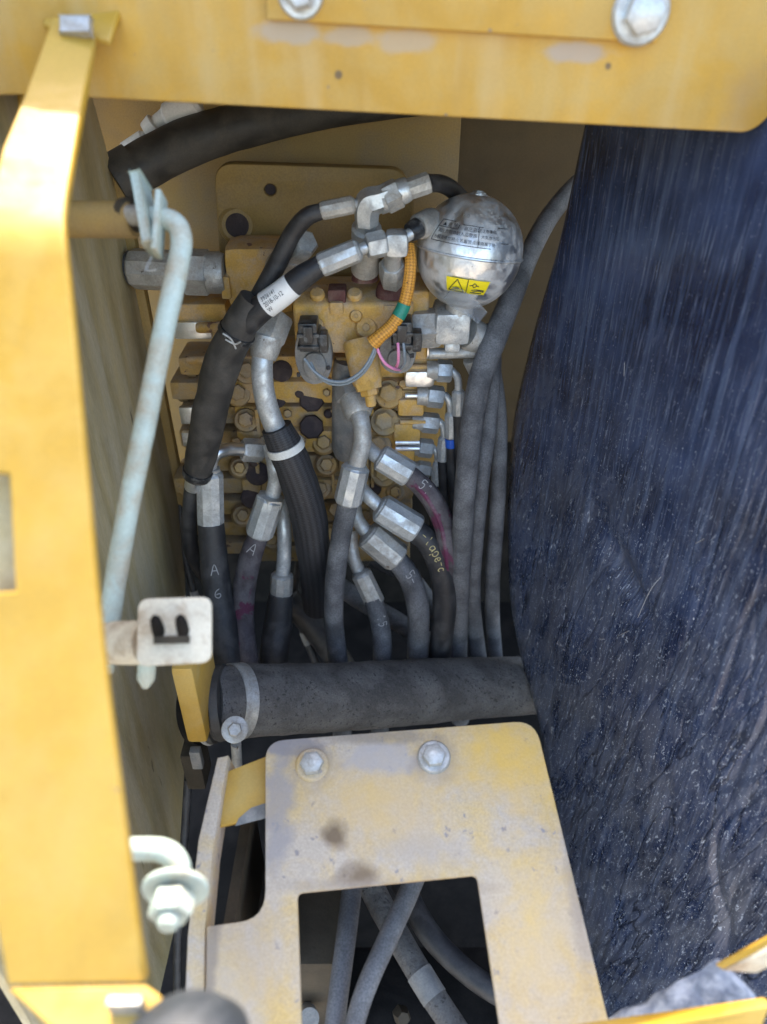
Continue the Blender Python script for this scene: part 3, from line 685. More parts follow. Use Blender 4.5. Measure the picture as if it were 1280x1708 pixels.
# right hand tabs
for k, (x0, y0, x1, y1) in enumerate(((664, 667, 708, 695), (657, 708, 702, 737), (660, 752, 692, 780))):
    pbox('end_tab', x0, y0, x1, y1, YS-.016, .03, m_valve, va, .003)
pbox('tin_sleeve', 675, 620, 726, 648, YS-.022, .02, m_tin, va, .006)
pbox('tin_sleeve', 706, 574, 727, 600, YS-.010, .02, m_tin, va, .004)
for (x0, y0, x1) in ((676, 612, 722), (676, 660, 707), (668, 704, 700), (660, 738, 690), (660, 748, 690)):
    LP('spool_stem', (x0, y0, YS-.014), (x1+10, y0, YS-.014), [(0, 4.5), (1, 4.5)], m_valve if y0 in (612, 704) else m_tin, va, 14)
for x0, y0, x1, y1 in ((690, 598, 724, 616), (660, 652, 706, 667), (655, 697, 700, 708)):
    pbox('end_bracket', x0, y0, x1, y1, YS-.010, .03, m_valve2, va, .002)
# smaller ports, cast bosses, grub screws and pins scattered over the castings
rv = random.Random(11)
for cx, cy, r, kind in ((500, 655, 9, 0), (548, 690, 8, 0), (545, 655, 7, 1), (500, 735, 12, 1), (540, 738, 17, 2), (545, 775, 16, 2), (500, 780, 13, 0), (536, 815, 15, 2), (560, 850, 14, 1), (500, 850, 12, 0),
                        (440, 735, 9, 1), (395, 740, 12, 1), (400, 780, 14, 2), (405, 860, 15, 2), (660, 820, 14, 2), (650, 850, 13, 1), (625, 815, 12, 0), (672, 640, 8, 1), (560, 618, 9, 1), (480, 690, 8, 1), (425, 770, 9, 0), (455, 900, 14, 2), (550, 890, 15, 2), (610, 860, 14, 2)):
    yy = YS-.004-rv.random()*.006
    if kind == 0: LP('grub_screw', (cx, cy, yy), (cx, cy, YS+.004), [(0, r*.5), (.1, r*.85), (.3, r), (1, r)], m_plug, va, 16)
    elif kind == 1: LP('hex_plug', (cx, cy, yy-.002), (cx, cy, YS+.004), [(0, r*.75), (.2, r), (1, r)], m_valve2, va, 6, rv.random())
    else:
        b_ = LP('port_cap', (cx, cy, yy), (cx, cy, YS+.004), [(0, r*1.0), (.3, r*1.2), (1, r*1.3)], m_valve2, va, 24)
        LP('cap_hex', (cx, cy, yy-.006), (cx, cy, yy+.002), [(0, r*.6), (.2, r*.75), (1, r*.75)], m_valve2, b_, 6, rv.random())
for k, (x0, x1) in enumerate(((428, 434), (552, 557), (617, 622))):
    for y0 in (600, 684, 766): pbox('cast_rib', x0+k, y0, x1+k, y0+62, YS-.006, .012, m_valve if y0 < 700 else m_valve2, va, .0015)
for x0, y0, w_, h_ in ((505, 560, 30, 14), (640, 510, 34, 10), (580, 570, 20, 6)): pbox('cast_pad', x0, y0, x0+w_, y0+h_, YT-.0016, .006, m_valve, va, .0015)
vs_, fs_ = textmesh('5 05', .006)
link('cast_lettering', [V(508, 535, YT-.0006)+Vector((v.x, 0, v.y)) for v in vs_], fs_, m_valve2, va, smooth=False)
# centre fitting column (dusty casting behind the solenoid)
LP('port_casting', (586, 600, .655), (582, 760, .655), [(0, 26), (.1, 30), (.9, 30), (1, 24)], m_grey, va, 24)

# ------------------------------------------------------------------ relief cartridge + electrical bits
so_ = thing('relief_cartridge', 'yellow cylindrical relief cartridge pointing down from the valve centre', 'cartridge', V(615, 680, .60))
LP('barrel', (598, 566, .622), (614, 640, .605), [(0, 24), (.06, 27), (.5, 27), (.9, 26), (1, 24)], m_valve, so_, 30)
LP('flange', (612, 632, .606), (616, 650, .602), [(0, 24), (.3, 25), (1, 23)], m_valve, so_, 6, .1)
LP('lock_nut', (615, 646, .602), (618, 659, .600), [(0, 15), (.15, 16), (.85, 16), (1, 14)], m_valve, so_, 6, .4)
nz_ = LP('nozzle', (617, 656, .600), (620, 678, .596), [(0, 9), (.8, 9), (.9, 8.5), (1, 7)], m_valve, so_, 18)
LP('bore', (619.8, 677, .5962), (620.2, 679.5, .5958), [(0, 4.5), (1, 4.2)], m_plug, nz_, 12)

def oval(name, cx, cy, rx, ry, y, th, m, parent, rot=0.):
    pts = []
    for k in range(28):
        a = 2*math.pi*k/28; X, Y = rx*math.cos(a), ry*math.sin(a); X = math.copysign(abs(X/rx)**.8*rx, X)
        pts.append(V(cx+X*math.cos(rot)-Y*math.sin(rot), cy+X*math.sin(rot)+Y*math.cos(rot), y))
    return slab(name, pts, [], YN, th, m, parent, .0015)
def connector(label, cx, cy, dx, dy, rx, ry, rot, holes, grp):
    t = thing('solenoid_coil', label, 'solenoid', V(cx, cy+ry, YT), grp)
    oval('coil_body', cx, cy, rx, ry, YT-.014, .016, m_grey, t, rot)
    oval('coil_cap', cx+2, cy+ry*.35, rx*.62, ry*.45, YT-.018, .006, m_grey, t, rot)
    for hx, hy in holes: pbox('corner_screw', cx+hx-3, cy+hy-3, cx+hx+3, cy+hy+3, YT-.0155, .003, m_ink, t, .0003)
    c = pbox('plug', cx+dx-17, cy+dy-26, cx+dx+15, cy+dy+22, YT-.034, .022, m_blk, t, .002)
    pbox('plug_latch', cx+dx-9, cy+dy-20, cx+dx+7, cy+dy+8, YT-.038, .005, m_blk, c, .001)
    pbox('plug_rib', cx+dx-20, cy+dy-8, cx+dx+18, cy+dy-2, YT-.036, .024, m_blk, c, .0008)
    pbox('plug_rib', cx+dx-19, cy+dy+12, cx+dx+17, cy+dy+18, YT-.036, .024, m_blk, c, .0008)
    pbox('plug_side', cx+dx+16, cy+dy-8, cx+dx+32, cy+dy+24, YT-.026, .014, m_blk, c, .002)
    return t
connector('dusty grey solenoid with black plug on the left of the relief cartridge', 523, 594, -8, -28, 31, 48, -.12, ((-25, 32), (25, 20)), 'solenoid coils on the valve')
connector('round grey solenoid with black plug and pink wire right of the relief cartridge', 664, 588, 8, -24, 31, 36, .1, ((24, 6),), 'solenoid coils on the valve')
wh = thing('wiring_harness', 'orange braided wire harness with green tape and loose wire ends', 'harness', V(625, 580, .60))
hp = PP([(683, 408, .615), (685, 440, .607), (681, 480, .602), (672, 514, .598), (655, 542, .594), (635, 560, .590), (622, 572, .59)], [8.5, 10, 10.5, 10.5, 11, 11, 13], 10)
tube('braided_sleeve', hp, m_braid, wh, 20)
tube('green_tape', hp.sub(hp.L[-1]*.53, hp.L[-1]*.66, .0005), m_green, wh, 20)
def wire(pts, r, m): tube('wire', PP(pts, r, 8), m, wh, 10)
wire([(627, 562, .59), (631, 585, .588), (642, 605, .585), (657, 615, .59), (668, 617, .606)], 2.6, m_pink)
wire([(664, 572, .592), (665, 590, .588), (664, 606, .592), (660, 614, .600)], 2.6, m_pink)
wire([(673, 572, .592), (675, 590, .589), (675, 605, .594), (668, 616, .602)], 2.6, m_wire)
wire([(629, 564, .592), (622, 590, .588), (604, 618, .586), (578, 635, .586), (550, 635, .588), (525, 620, .59), (508, 598, .594)], 2.8, m_wire)
wire([(631, 564, .592), (626, 588, .590), (608, 620, .590), (580, 639, .590), (552, 640, .592), (530, 626, .594), (518, 604, .597)], 2.6, m_wire)

# ------------------------------------------------------------------ accumulator
AC = V(783, 419, .632); AR = 89*mpp(AC); AX = Vector((.13, .14, 1)).normalized()
ac = thing('pressure_accumulator', 'shiny steel ball accumulator with yellow warning sticker', 'accumulator', AC-AX*AR*1.2)
cc = CAM-AC; E3 = (cc-AX*cc.dot(AX)).normalized(); E1 = AX.cross(E3)
if E1.dot(RT) < 0: E1 = -E1
def sph(lon, lat, k=1.0): return AC+(E3*math.cos(lon)*math.cos(lat)+E1*math.sin(lon)*math.cos(lat)+AX*math.sin(lat))*AR*k
prof = [(math.sin(R(a)), math.cos(R(a))) for a in range(-90, 91, 5)]
prof = [(t, max(r, .001)) for t, r in prof]
up_ = [(t, r*1.0) for t, r in prof if t >= 0.03]; dn = [(t*1.04, r*.985) for t, r in prof if t <= .03]
def lat_l(name, pr, m, parent, seg=48):
    return lathe(name, AC, AC+AX*AR, [(t, r*AR) for t, r in pr], m, parent, seg)
lat_l('upper_shell', [(.0, 1.0)]+up_, m_acc, ac)
lat_l('lower_shell', dn, m_acc, ac)
lat_l('weld_seam', [(-.035, .97), (-.03, 1.005), (-.012, 1.022), (.008, 1.018), (.02, 1.0)], m_acc, ac)
nn_ = lat_l('filler_nipple', [(.96, .16), (.995, .16), (1.005, .13), (1.025, .125), (1.035, .10)], m_acc, ac, 28)
lat_l('filler_screw', [(1.02, .07), (1.05, .07), (1.055, .05)], m_zinc, nn_, 6)
lat_l('neck', [(-1.32, .27), (-1.0, .27), (-.95, .42), (-.88, .50)], m_zincd, ac, 28)
# printed table (thin ink lines) and characters on the upper shell
pr = []
def arc(lat, a, b): return [(R(a+(b-a)*k/10), R(lat)) for k in range(11)]
pr += [arc(33, -40, -22), arc(25.5, -41, -17), arc(11, -46, 22), arc(31, -12, 12), arc(32, 30, 44), arc(17, 34, 44)]
pr += [[(R(-40), R(33)), (R(-46), R(11))], [(R(-17), R(25.5)), (R(-16), R(30))], [(R(7), R(31)), (R(8), R(11))]]
strokes('printed_table', pr, lambda u, v: sph(u, v, 1.002), .00028, m_ink, ac)
def sphtext(name, body, lon, lat, size, m, slope=0., k=1.003):
    vs, fs = textmesh(body, size)
    return link(name, [sph(R(lon)+v.x/math.cos(R(lat)), R(lat)+v.y+slope*v.x, k) for v in vs], fs, m, ac, smooth=False)
sphtext('printed_text', '▲ 危 險', -37, 27, .085, m_ink)
sphtext('printed_text', '高圧容器', -10, 25.5, .08, m_ink)
sphtext('printed_text', '高圧力気体封入品取扱', -40, 20, .075, m_ink)
sphtext('printed_text', '分解溶接加熱火気厳禁点検', -43, 13.5, .075, m_ink)
sphtext('printed_text', '注意事項', 10, 26, .07, m_ink)
sphtext('printed_text', '大気放出后', 10, 20, .07, m_ink)
sphtext('printed_text', '廃棄下处', 10, 13.5, .07, m_ink)
sphtext('stamped_text', '4 8 9 0', -30, 39, .11, m_zincd)
# sticker
def patch(name, lo0, lo1, la0, la1, k, m, parent, n=8):
    vs = [sph(R(lo0+(lo1-lo0)*i/n), R(la0+(la1-la0)*j/n), k) for i in range(n+1) for j in range(n+1)]
    fs = [(i*(n+1)+j, (i+1)*(n+1)+j, (i+1)*(n+1)+j+1, i*(n+1)+j+1) for i in range(n) for j in range(n)]
    return link(name, vs, fs, m, parent, ang=180)
KS = 1.022
stk = patch('warning_sticker', -20, 29, -38, -21, KS, m_sticker, ac)
pg = lambda u, v: sph(R(-20+49*u), R(-38+17*v), KS+.004)
strokes('pictogram', [[(.05, .12), (.26, .92)], [(.26, .92), (.44, .06)], [(.44, .06), (.05, .12)], [(.16, .25), (.24, .38), (.32, .32)], [(.2, .2), (.33, .3)],
                      [(.5, .02), (.5, .98)], [(.55, .62), (.62, .66)], [(.62, .66), (.66, .8), (.71, .66), (.66, .52), (.62, .66)], [(.71, .66), (.77, .64)],
                      [(.62, .3), (.74, .38), (.95, .34)], [(.66, .2), (.8, .3), (.94, .24)], [(.6, .12), (.9, .12)]], pg, .0004, m_ink, stk)
# hanging clear tag
ct = thing('clear_plastic_tag', 'small clear plastic tag hanging under the ball accumulator', 'tag', V(790, 525, .585))
tp = [V(748, 488, .588), V(762, 498, .583), V(785, 512, .578), V(806, 530, .574)]
wd = [.006, .0085, .007, .0055]
vs, fs = [], []
for i, p in enumerate(tp):
    dirn = (tp[min(i+1, 3)]-tp[max(i-1, 0)]).normalized(); s_ = dirn.cross(FW).normalized(); n_ = s_.cross(dirn)
    vs += [p+s_*wd[i], p-s_*wd[i], p-s_*wd[i]+n_*.0012, p+s_*wd[i]+n_*.0012]
for i in range(3):
    a = i*4
    for k in range(4): fs.append((a+k, a+(k+1) % 4, a+4+(k+1) % 4, a+4+k))
fs += [(3, 2, 1, 0), (12, 13, 14, 15)]
link('tag_strip', vs, fs, m_clear, ct)
# adapter block under it
ad = thing('accumulator_elbow', 'grey steel elbow block joining the accumulator to the valve', 'fitting', V(755, 585, .63))
LP('hex_collar', (690, 548, .632), (735, 546, .630), [(0, 30), (.1, 33), (.9, 33), (1, 30)], m_zincd, ad, 6, .2)
pbox('elbow_block', 726, 524, 786, 578, .612, .045, m_zinc, ad, .006)
pbox('lower_step', 742, 574, 768, 588, .616, .03, m_zinc, ad, .003)
LP('cross_pipe', (716, 590, .628), (792, 588, .628), [(0, 9), (1, 9)], m_zincd, ad, 18)
LP('end_cap', (780, 556, .63), (802, 566, .635), [(0, 24), (.2, 27), (.8, 27), (1, 22)], m_zincd, ad, 20)
LP('end_cap', (786, 596, .635), (798, 620, .64), [(0, 14), (.2, 16), (1, 16)], m_zincd, ad, 16)
# ------------------------------------------------------------------ hoses
def hyd(label, tube_pts, tr, slv, sr, hose_pts, hr, mh=m_rubg, name='hydraulic_hose', nut=None, mt=m_tube, ms=m_zinc, group=None, per=8, wob=.012):
    t = thing(name, label, 'hose', V(*hose_pts[-1]), group)
    if tube_pts: tube('steel_tube', PP(tube_pts, tr, 8), mt, t, 20)
    if slv:
        sv = sleeve('crimp_sleeve', slv[0], slv[1], sr, ms, t)
    hpth = PP(hose_pts, hr, per); tube('rubber_hose', hpth, mh, t, 22, wob)
    if nut:
        for a, b, r in nut: hexnut('nut', a, b, r, ms, t)
    return t, hpth

# upper thin hose with its elbow and adapters
t, h = hyd('thin black hose curving down from the upper elbow fitting', None, 0, ((590, 341, .600), (536, 352, .600)), 15,
           [(538, 352, .600), (512, 362, .600), (488, 390, .602), (468, 430, .603), (448, 468, .602), (425, 508, .602), (402, 540, .602)], [13, 15, 15, 16, 16, 16, 16], m_rub, ms=m_zincd)
LP('stem', (606, 338, .600), (586, 342, .600), [(0, 8), (1, 8)], m_zinc, t, 16)
e = thing('upper_elbow', 'zinc steel elbow fitting topmost above the valve block', 'fitting', V(612, 440, .63))
ep = PP([(612, 374, .604), (612, 352, .602), (617, 338, .601), (632, 333, .601), (648, 327, .602)], [20, 22, 24, 22, 20], 6)
tube('elbow_body', ep, m_zinc, e, 6)
LP('down_leg', (612, 350, .604), (612, 384, .612), [(0, 19), (.8, 19), (1, 17)], m_zinc, e, 6, .5)
LP('adapter', (612, 378, .612), (611, 398, .618), [(0, 21), (.1, 25), (.9, 25), (1, 22)], m_zincd, e, 24)
LP('adapter', (611, 396, .618), (610, 448, .640), [(0, 23), (1, 25)], m_zincd, e, 24)
LP('side_collar', (634, 338, .600), (646, 334, .602), [(0, 19), (1, 19)], m_zincd, e, 24)
t, h = hyd('black hose running right from the upper elbow behind the accumulator', None, 0, ((676, 318, .604), (716, 304, .608)), 18,
           [(710, 305, .608), (740, 308, .635), (765, 326, .67), (790, 360, .70), (830, 400, .71)], 14, m_rub, nut=[((640, 334, .602), (668, 320, .604), 25)], ms=m_zincd)
LP('collar', (664, 322, .603), (682, 315, .604), [(0, 20), (.5, 21), (1, 19)], m_zinc, t, 22)

# tagged hose
t, h = hyd('black hose with a white printed label beside the valve top', None, 0, ((598, 417, .588), (534, 443, .585)), 20,
           [(538, 441, .585), (505, 462, .584), (470, 490, .583), (430, 520, .584), (400, 552, .587), (380, 592, .59)], [17, 20, 21, 22, 22, 22], m_rub)
LP('stem', (612, 412, .590), (594, 419, .588), [(0, 10), (1, 10)], m_zinc, t, 18)
hexnut('nut', (644, 405, .594), (612, 412, .590), 22, m_zinc, t)
p_end, p0l, p1l = h.L[-1], 0, 0
# find arc positions of the label by pixel
def arcpos(h, px):
    best = min(range(len(h.p)), key=lambda i: abs((h.p[i]-CAM).dot(RT)/dep(h.p[i])*F_PX+CX-px)); return h.L[best]
l0, l1 = arcpos(h, 488), arcpos(h, 447)
tube('paper_label', h.sub(l0, l1, .0004, 8), m_white, t, 26)
vs, fs = textmesh('3926141\n2018-10-12\nW', .0050)
link('label_print', [h.surf(l1-.0022-v.x*.78, v.y+.0035, .0008) for v in vs], fs, m_ink, t, smooth=False)
e = thing('middle_elbow', 'zinc steel elbow with hex nut below the upper elbow', 'fitting', V(655, 480, .63))
c = V(662, 405, .597); s = mpp(c)
boxm('elbow_body', c, XYZ, (19*s, .011, 20*s), m_zinc, e, .005)
LP('down_leg', (656, 415, .600), (655, 445, .612), [(0, 15), (1, 14)], m_zinc, e, 18)
hexnut('nut', (655, 440, .612), (655, 470, .632), 23, m_zinc, e, .1)
LP('side_stub', (672, 398, .598), (694, 384, .602), [(0, 10), (1, 10)], m_zinc, e, 18)
e = thing('pipe_clamp_boss', 'grey ring fitting with black bush left of the accumulator', 'fitting', V(700, 400, .62))
LP('black_bush', (684, 388, .60), (698, 379, .605), [(0, 15), (.5, 17), (1, 17)], m_blk, e, 22)
LP('grey_ring', (696, 380, .607), (722, 366, .625), [(0, 18), (.15, 21), (.8, 21), (1, 19)], m_zincd, e, 24)
# fitting behind the hose crossing
e = thing('angled_port_fitting', 'dirty steel port fitting half hidden behind the crossing hoses', 'fitting', V(490, 440, .64))
LP('collar', (470, 450, .655), (492, 420, .628), [(0, 30), (.2, 30), (.8, 27), (1, 24)], m_zincd, e, 24)
LP('hex', (488, 424, .630), (512, 402, .612), [(0, 20), (.1, 24), (.9, 24), (1, 19)], m_zincd, e, 6)
# left horizontal fitting
t, h = hyd('grey horizontal hose end with hex nut entering the valve from the left', None, 0, ((300, 452, .672), (222, 448, .68)), 33, [(230, 448, .68), (200, 446, .70), (150, 440, .74)], 28, m_rubg, ms=m_zincd, nut=[((306, 453, .668), (352, 455, .668), 38)])
LP('collar', (348, 455, .668), (376, 455, .668), [(0, 34), (.7, 34), (1, 30)], m_zincd, t, 26)

# wrapped bundle on the left
t, h = hyd('thick black wrapped hose bundle sweeping down the left of the valve', None, 0, None, 0,
           [(425, 500, .588), (400, 545, .588), (372, 605, .59), (352, 680, .594), (338, 750, .600), (328, 796, .602)], [26, 29, 31, 29, 27, 22], m_wrap, name='hose_bundle', wob=.06)
tube('tie_wrap', h.sub(arcpos(h, 398), arcpos(h, 392), .0012, 3), m_blk, t, 24)
tube('tie_wrap', h.sub(h.L[-1]*.955, h.L[-1]*.985, .0012, 3), m_blk, t, 24)
strokes('tie_tail', [[(0, 0), (14, 10), (22, 26)], [(4, 10), (20, 18), (30, 14)]], lambda u, v: V(372+u, 556+v, .57), .0008, m_zincd, t)
tube('under_hose', PP([(324, 785, .612), (319, 830, .615), (316, 880, .62), (322, 925, .63), (345, 965, .65)], [13, 13, 13, 13, 12]), m_rub, t, 16)
LP('silver_tape', (326, 796, .600), (322, 812, .604), [(0, 15), (1, 14.5)], m_tin, t, 16)

# large steel tube with mesh sleeve
t, h = hyd('black mesh sleeved hose on a bent steel tube, tied with white tie', [(446, 560, .618), (438, 600, .605), (440, 650, .598), (452, 695, .594), (470, 735, .590)], 18, None, 0,
           [(462, 712, .592), (476, 745, .590), (498, 800, .59), (515, 860, .595), (522, 910, .60), (528, 960, .62), (530, 1010, .64)], [26, 30, 31, 31, 29, 27, 25], m_mesh, mt=m_tube, ms=m_zincd, wob=.05)
hexnut('nut', (462, 525, .630), (444, 572, .612), 31, m_zincd, t, .1)
LP('collar', (446, 562, .614), (439, 598, .606), [(0, 27), (.2, 27), (.6, 25), (1, 21)], m_zincd, t, 24)
LP('end_collar', (462, 716, .5905), (469, 732, .5895), [(0, 21), (.5, 23), (1, 22)], m_tube, t, 22)
tube('white_tie', h.sub(arcpos(h, 474), arcpos(h, 479), .0012, 3), m_tie, t, 24)

# left elbow hose A6
t, h = hyd('black hose marked A 6 dropping from a polished elbow tube', [(408, 750, .635), (380, 750, .625), (358, 760, .615), (350, 782, .612), (350, 800, .612)], 11, ((350, 788, .612), (352, 880, .600)), 23,
           [(352, 872, .600), (356, 920, .592), (362, 980, .58), (374, 1050, .56), (384, 1120, .535), (388, 1180, .52)], [22, 23, 24, 24, 23, 22], m_rub, mt=m_tin, ms=m_tube, nut=[((404, 750, .636), (438, 752, .645), 20)])
LP('neck', (350, 780, .613), (350, 792, .612), [(0, 17), (1, 19)], m_zincd, t, 20)
write('marker_writing', h, 'A', arcpos(h, 358)+.0, -.0+.004, .012, m_chalk, t, rot=R(90), rev=False)
write('marker_writing', h, '6', arcpos(h, 362)+.002, -.0+.003, .011, m_chalk, t, rot=R(90))

# A9 hose
t, h = hyd('purple tinged hose marked A 9 left of the mesh sleeved hose', [(452, 742, .630), (458, 775, .618), (460, 805, .612), (450, 842, .606)], 13, ((452, 830, .606), (432, 892, .598)), 24,
           [(434, 886, .598), (418, 930, .592), (408, 980, .585), (406, 1040, .57), (415, 1110, .54), (420, 1180, .52)], [17, 19, 19, 18, 17, 17], m_rubp, nut=[((453, 826, .607), (449, 842, .605), 24)])
write('marker_writing', h, 'A', arcpos(h, 426), -.0+.004, .012, m_chalk, t, rot=R(80))
write('marker_writing', h, '9', arcpos(h, 420), -.0+.004, .011, m_chalk, t, rot=R(80))
# short one behind
t, h = hyd('short black hose on a straight steel tube right of the A 9 hose', [(468, 830, .635), (474, 880, .622), (474, 930, .612), (470, 975, .605)], 12, ((471, 958, .607), (469, 995, .602)), 19,
           [(469, 990, .602), (464, 1040, .59), (458, 1090, .57), (455, 1150, .55)], [20, 24, 24, 22], m_rub, mt=m_tube, ms=m_zincd)
# centre hose
t, h = hyd('long grey hose dropping from the bent tube under the relief cartridge', [(594, 672, .622), (602, 700, .608), (605, 735, .600), (598, 765, .594), (590, 790, .592)], 15, ((594, 778, .592), (580, 838, .586)), 24,
           [(582, 832, .586), (570, 890, .58), (560, 960, .572), (557, 1030, .565), (565, 1110, .555), (570, 1190, .548), (572, 1260, .54)], [17, 17, 17, 16, 16, 16, 16], m_rubg, mt=m_zincd, ms=m_zinc)
LP('collar', (590, 662, .628), (600, 694, .612), [(0, 22), (.1, 25), (.8, 25), (1, 20)], m_zincd, t, 24)
LP('port_nut', (586, 640, .640), (592, 668, .626), [(0, 27), (.1, 30), (.9, 30), (1, 26)], m_grey, t, 6, .2)
# four fanned hoses on the right
t, h = hyd('maroon striped hose with bright sleeve, highest of the fanned hoses', [(602, 735, .625), (622, 755, .612), (645, 770, .606)], 13, ((634, 762, .606), (684, 792, .600)), 23,
           [(678, 788, .600), (712, 820, .598), (738, 866, .595), (750, 920, .59), (752, 980, .60), (750, 1060, .605), (748, 1140, .605)], [17, 18, 18, 18, 17, 16, 16], m_rubp)
write('marker_writing', h, '51', arcpos(h, 696), -.002, .010, m_chalk, t)
tube('maroon_stripe', Path([h.surf(arcpos(h, 690)+(h.L[-1]*.45)*k/10, .004, -.0022) for k in range(11)], .003, 3), mat('maroon paint line', (.09, .012, .045), .6, dust=(.16, .13, .14), dustamt=.35, dscale=60), t, 8)
t, h = hyd('dark hose with gold handwriting, second of the fanned hoses', [(592, 800, .630), (612, 825, .615), (645, 855, .606)], 12, ((634, 846, .606), (696, 884, .598)), 26,
           [(688, 880, .598), (718, 908, .594), (738, 955, .592), (742, 1010, .59), (736, 1070, .588), (730, 1150, .588)], [20, 21, 21, 20, 19, 18], m_rub, mt=m_tube, ms=m_zinc)
write('marker_writing', h, '-lape-c', arcpos(h, 700), -.001, .009, m_gold, t)
t, h = hyd('grey hose with dull tan sleeve, third of the fanned hoses', [(590, 835, .632), (597, 868, .618), (628, 905, .606)], 12, ((614, 890, .607), (664, 932, .600)), 27,
           [(658, 928, .600), (684, 965, .595), (697, 1010, .588), (698, 1060, .582), (694, 1150, .58)], [18, 19, 19, 18, 17], m_rubg, mt=m_zincd, ms=m_zincd)
write('marker_writing', h, '5-', arcpos(h, 676), -.002, .010, m_chalk, t)
t, h = hyd('narrow hose with dull steel end, lowest of the fanned hoses', [(586, 885, .632), (590, 930, .618), (606, 965, .608)], 11, ((602, 955, .608), (626, 1005, .600)), 18,
           [(622, 998, .600), (634, 1040, .588), (638, 1080, .576), (636, 1140, .568), (634, 1220, .56)], [16, 16, 16, 15, 15], m_rubg, mt=m_zincd, ms=m_zincd)
write('marker_writing', h, '15', arcpos(h, 630), -.003, .009, m_chalk, t)
# crossing hoses behind, in the dark
for i, (pts, r, lb) in enumerate((([(540, 960, .66), (600, 1000, .655), (660, 1035, .65), (720, 1075, .645), (770, 1120, .64)], 16, 'dark grey hose crossing diagonally behind the hanging hoses'),
                                  ([(620, 930, .70), (680, 960, .69), (720, 1010, .68), (760, 1060, .66)], 15, 'hidden hose crossing behind the fanned steel sleeves'),
                                  ([(480, 1000, .68), (520, 1040, .67), (570, 1110, .65), (600, 1180, .63)], 22, 'black hose in the gap left of the long grey hose'))):
    t, h = hyd(lb, None, 0, None, 0, pts, r, m_rubg if i < 2 else m_rub)
# three grey hoses on the right
t, h = hyd('thickest dusty grey hose, leftmost of the three right side hoses', None, 0, None, 0,
           [(1010, 270, .80), (960, 310, .77), (918, 360, .735), (885, 420, .70), (856, 490, .655), (828, 560, .625), (802, 630, .605), (786, 720, .592), (776, 820, .58), (770, 920, .585), (766, 1010, .598), (764, 1100, .606), (768, 1200, .61)],
           [14, 15, 16, 17, 19, 20, 20, 19, 18, 17, 16, 16, 15], m_rubg)
t, h = hyd('dusty grey hose in the middle of the three right side hoses', None, 0, None, 0,
           [(818, 540, .66), (823, 600, .645), (816, 700, .62), (804, 800, .60), (794, 900, .60), (788, 980, .61), (792, 1050, .615), (806, 1150, .62)], [13, 14, 14, 13, 13, 14, 14, 14], m_rubg)
t, h = hyd('dusty grey hose next to the black insulation, rightmost of three', None, 0, None, 0,
           [(800, 545, .675), (822, 610, .665), (833, 700, .65), (832, 800, .63), (826, 900, .63), (821, 980, .632), (823, 1050, .635), (832, 1150, .64)], [12, 12, 13, 13, 13, 13, 12, 12], m_rubg)

# pilot hoses on the right end of each section
PIL = [((722, 618), (744, 618), (765, 640), (765, 652), (764, 692), 14, 'topmost pilot elbow hose on the right end of the valve'),
       ((706, 660), (730, 662), (752, 680), (753, 690), (752, 730), 14, 'second pilot elbow hose from the top, ringed with blue tape'),
       ((698, 704), (722, 706), (741, 722), (741, 730), (738, 768), 13, 'third pilot elbow hose from the top of the valve end'),
       ((692, 746), (712, 748), (730, 765), (731, 772), (728, 808), 12, 'fourth pilot elbow hose from the top of the valve end'),
       ((690, 782), (708, 784), (724, 800), (724, 808), (722, 842), 11, 'lowest pilot elbow hose on the right end of the valve')]
for k, (a, b, c, d, e, r, lb) in enumerate(PIL):
    y = .648+.003*k
    t, h = hyd(lb, [(b[0]+8, b[1], y), (c[0]-9, c[1]-20, y-.002), (c[0]-1, c[1]-8, y-.004), (d[0], d[1]+4, y-.005)], r*.45, ((d[0], d[1], y-.005), (e[0], e[1], y-.007)), r*.78,
               [(e[0], e[1]-4, y-.007), (e[0]+2, e[1]+50, y-.008), (e[0]+8, e[1]+120, y-.012), (e[0]+14, e[1]+210, y-.02)], r*.62, m_rub, name='pilot_hose', group='pilot hoses on the valve end', nut=[((a[0]+6, a[1], y), (b[0]+10, b[1]+1, y), r*1.35)])
    LP('nut_collar', (a[0]-10, a[1], y), (a[0]+8, a[1], y), [(0, r*1.1), (1, r*1.2)], m_zincd, t, 20)
    if k == 1: tube('blue_tape', h.sub(.003, .0125, .0006, 4), m_blue, t, 18)

# ------------------------------------------------------------------ suction hose with clamp
su = thing('suction_hose', 'thick dusty black suction hose crossing in front of hoses', 'hose', V(620, 1200, .42))
sp = PP([(345, 1172, .446), (420, 1168, .466), (520, 1164, .490), (620, 1159, .515), (720, 1152, .542), (800, 1147, .563), (880, 1143, .585), (940, 1139, .60)], [60, 60, 57, 55, 53, 50, 48, 46], 10)
tube('rubber_hose', sp, m_suct, su, 48, .03)
LP('end_cuff', (340, 1174, .445), (378, 1170, .446), [(0, 62), (.1, 66), (.45, 66), (.5, 61), (.6, 61), (.65, 64), (1, 62)], m_wrap, su, 48)
LP('clamp_wire', (342, 1174, .445), (349, 1173, .445), [(0, 66.5), (.5, 68), (1, 66.5)], m_zincd, su, 48)
cl = tube('clamp_band', sp.sub(arcpos(sp, 380), arcpos(sp, 404), .0014, 4), m_zincd, su, 48)
cb = V(392, 1217, .405); sb = mpp(cb)
nb = (CAM-cb).normalized()
lathe('clamp_bolt', cb-nb*.012, cb+nb*.004, [(0, 15*sb), (.7, 20*sb), (.75, 22*sb), (.95, 22*sb), (1, 19*sb)], m_zincd, su, 28)
b2 = lathe('clamp_bolt_head', cb+nb*.002, cb+nb*.0085, [(0, 12.5*sb), (.8, 12.5*sb), (1, 10*sb)], m_zincd, su, 6)
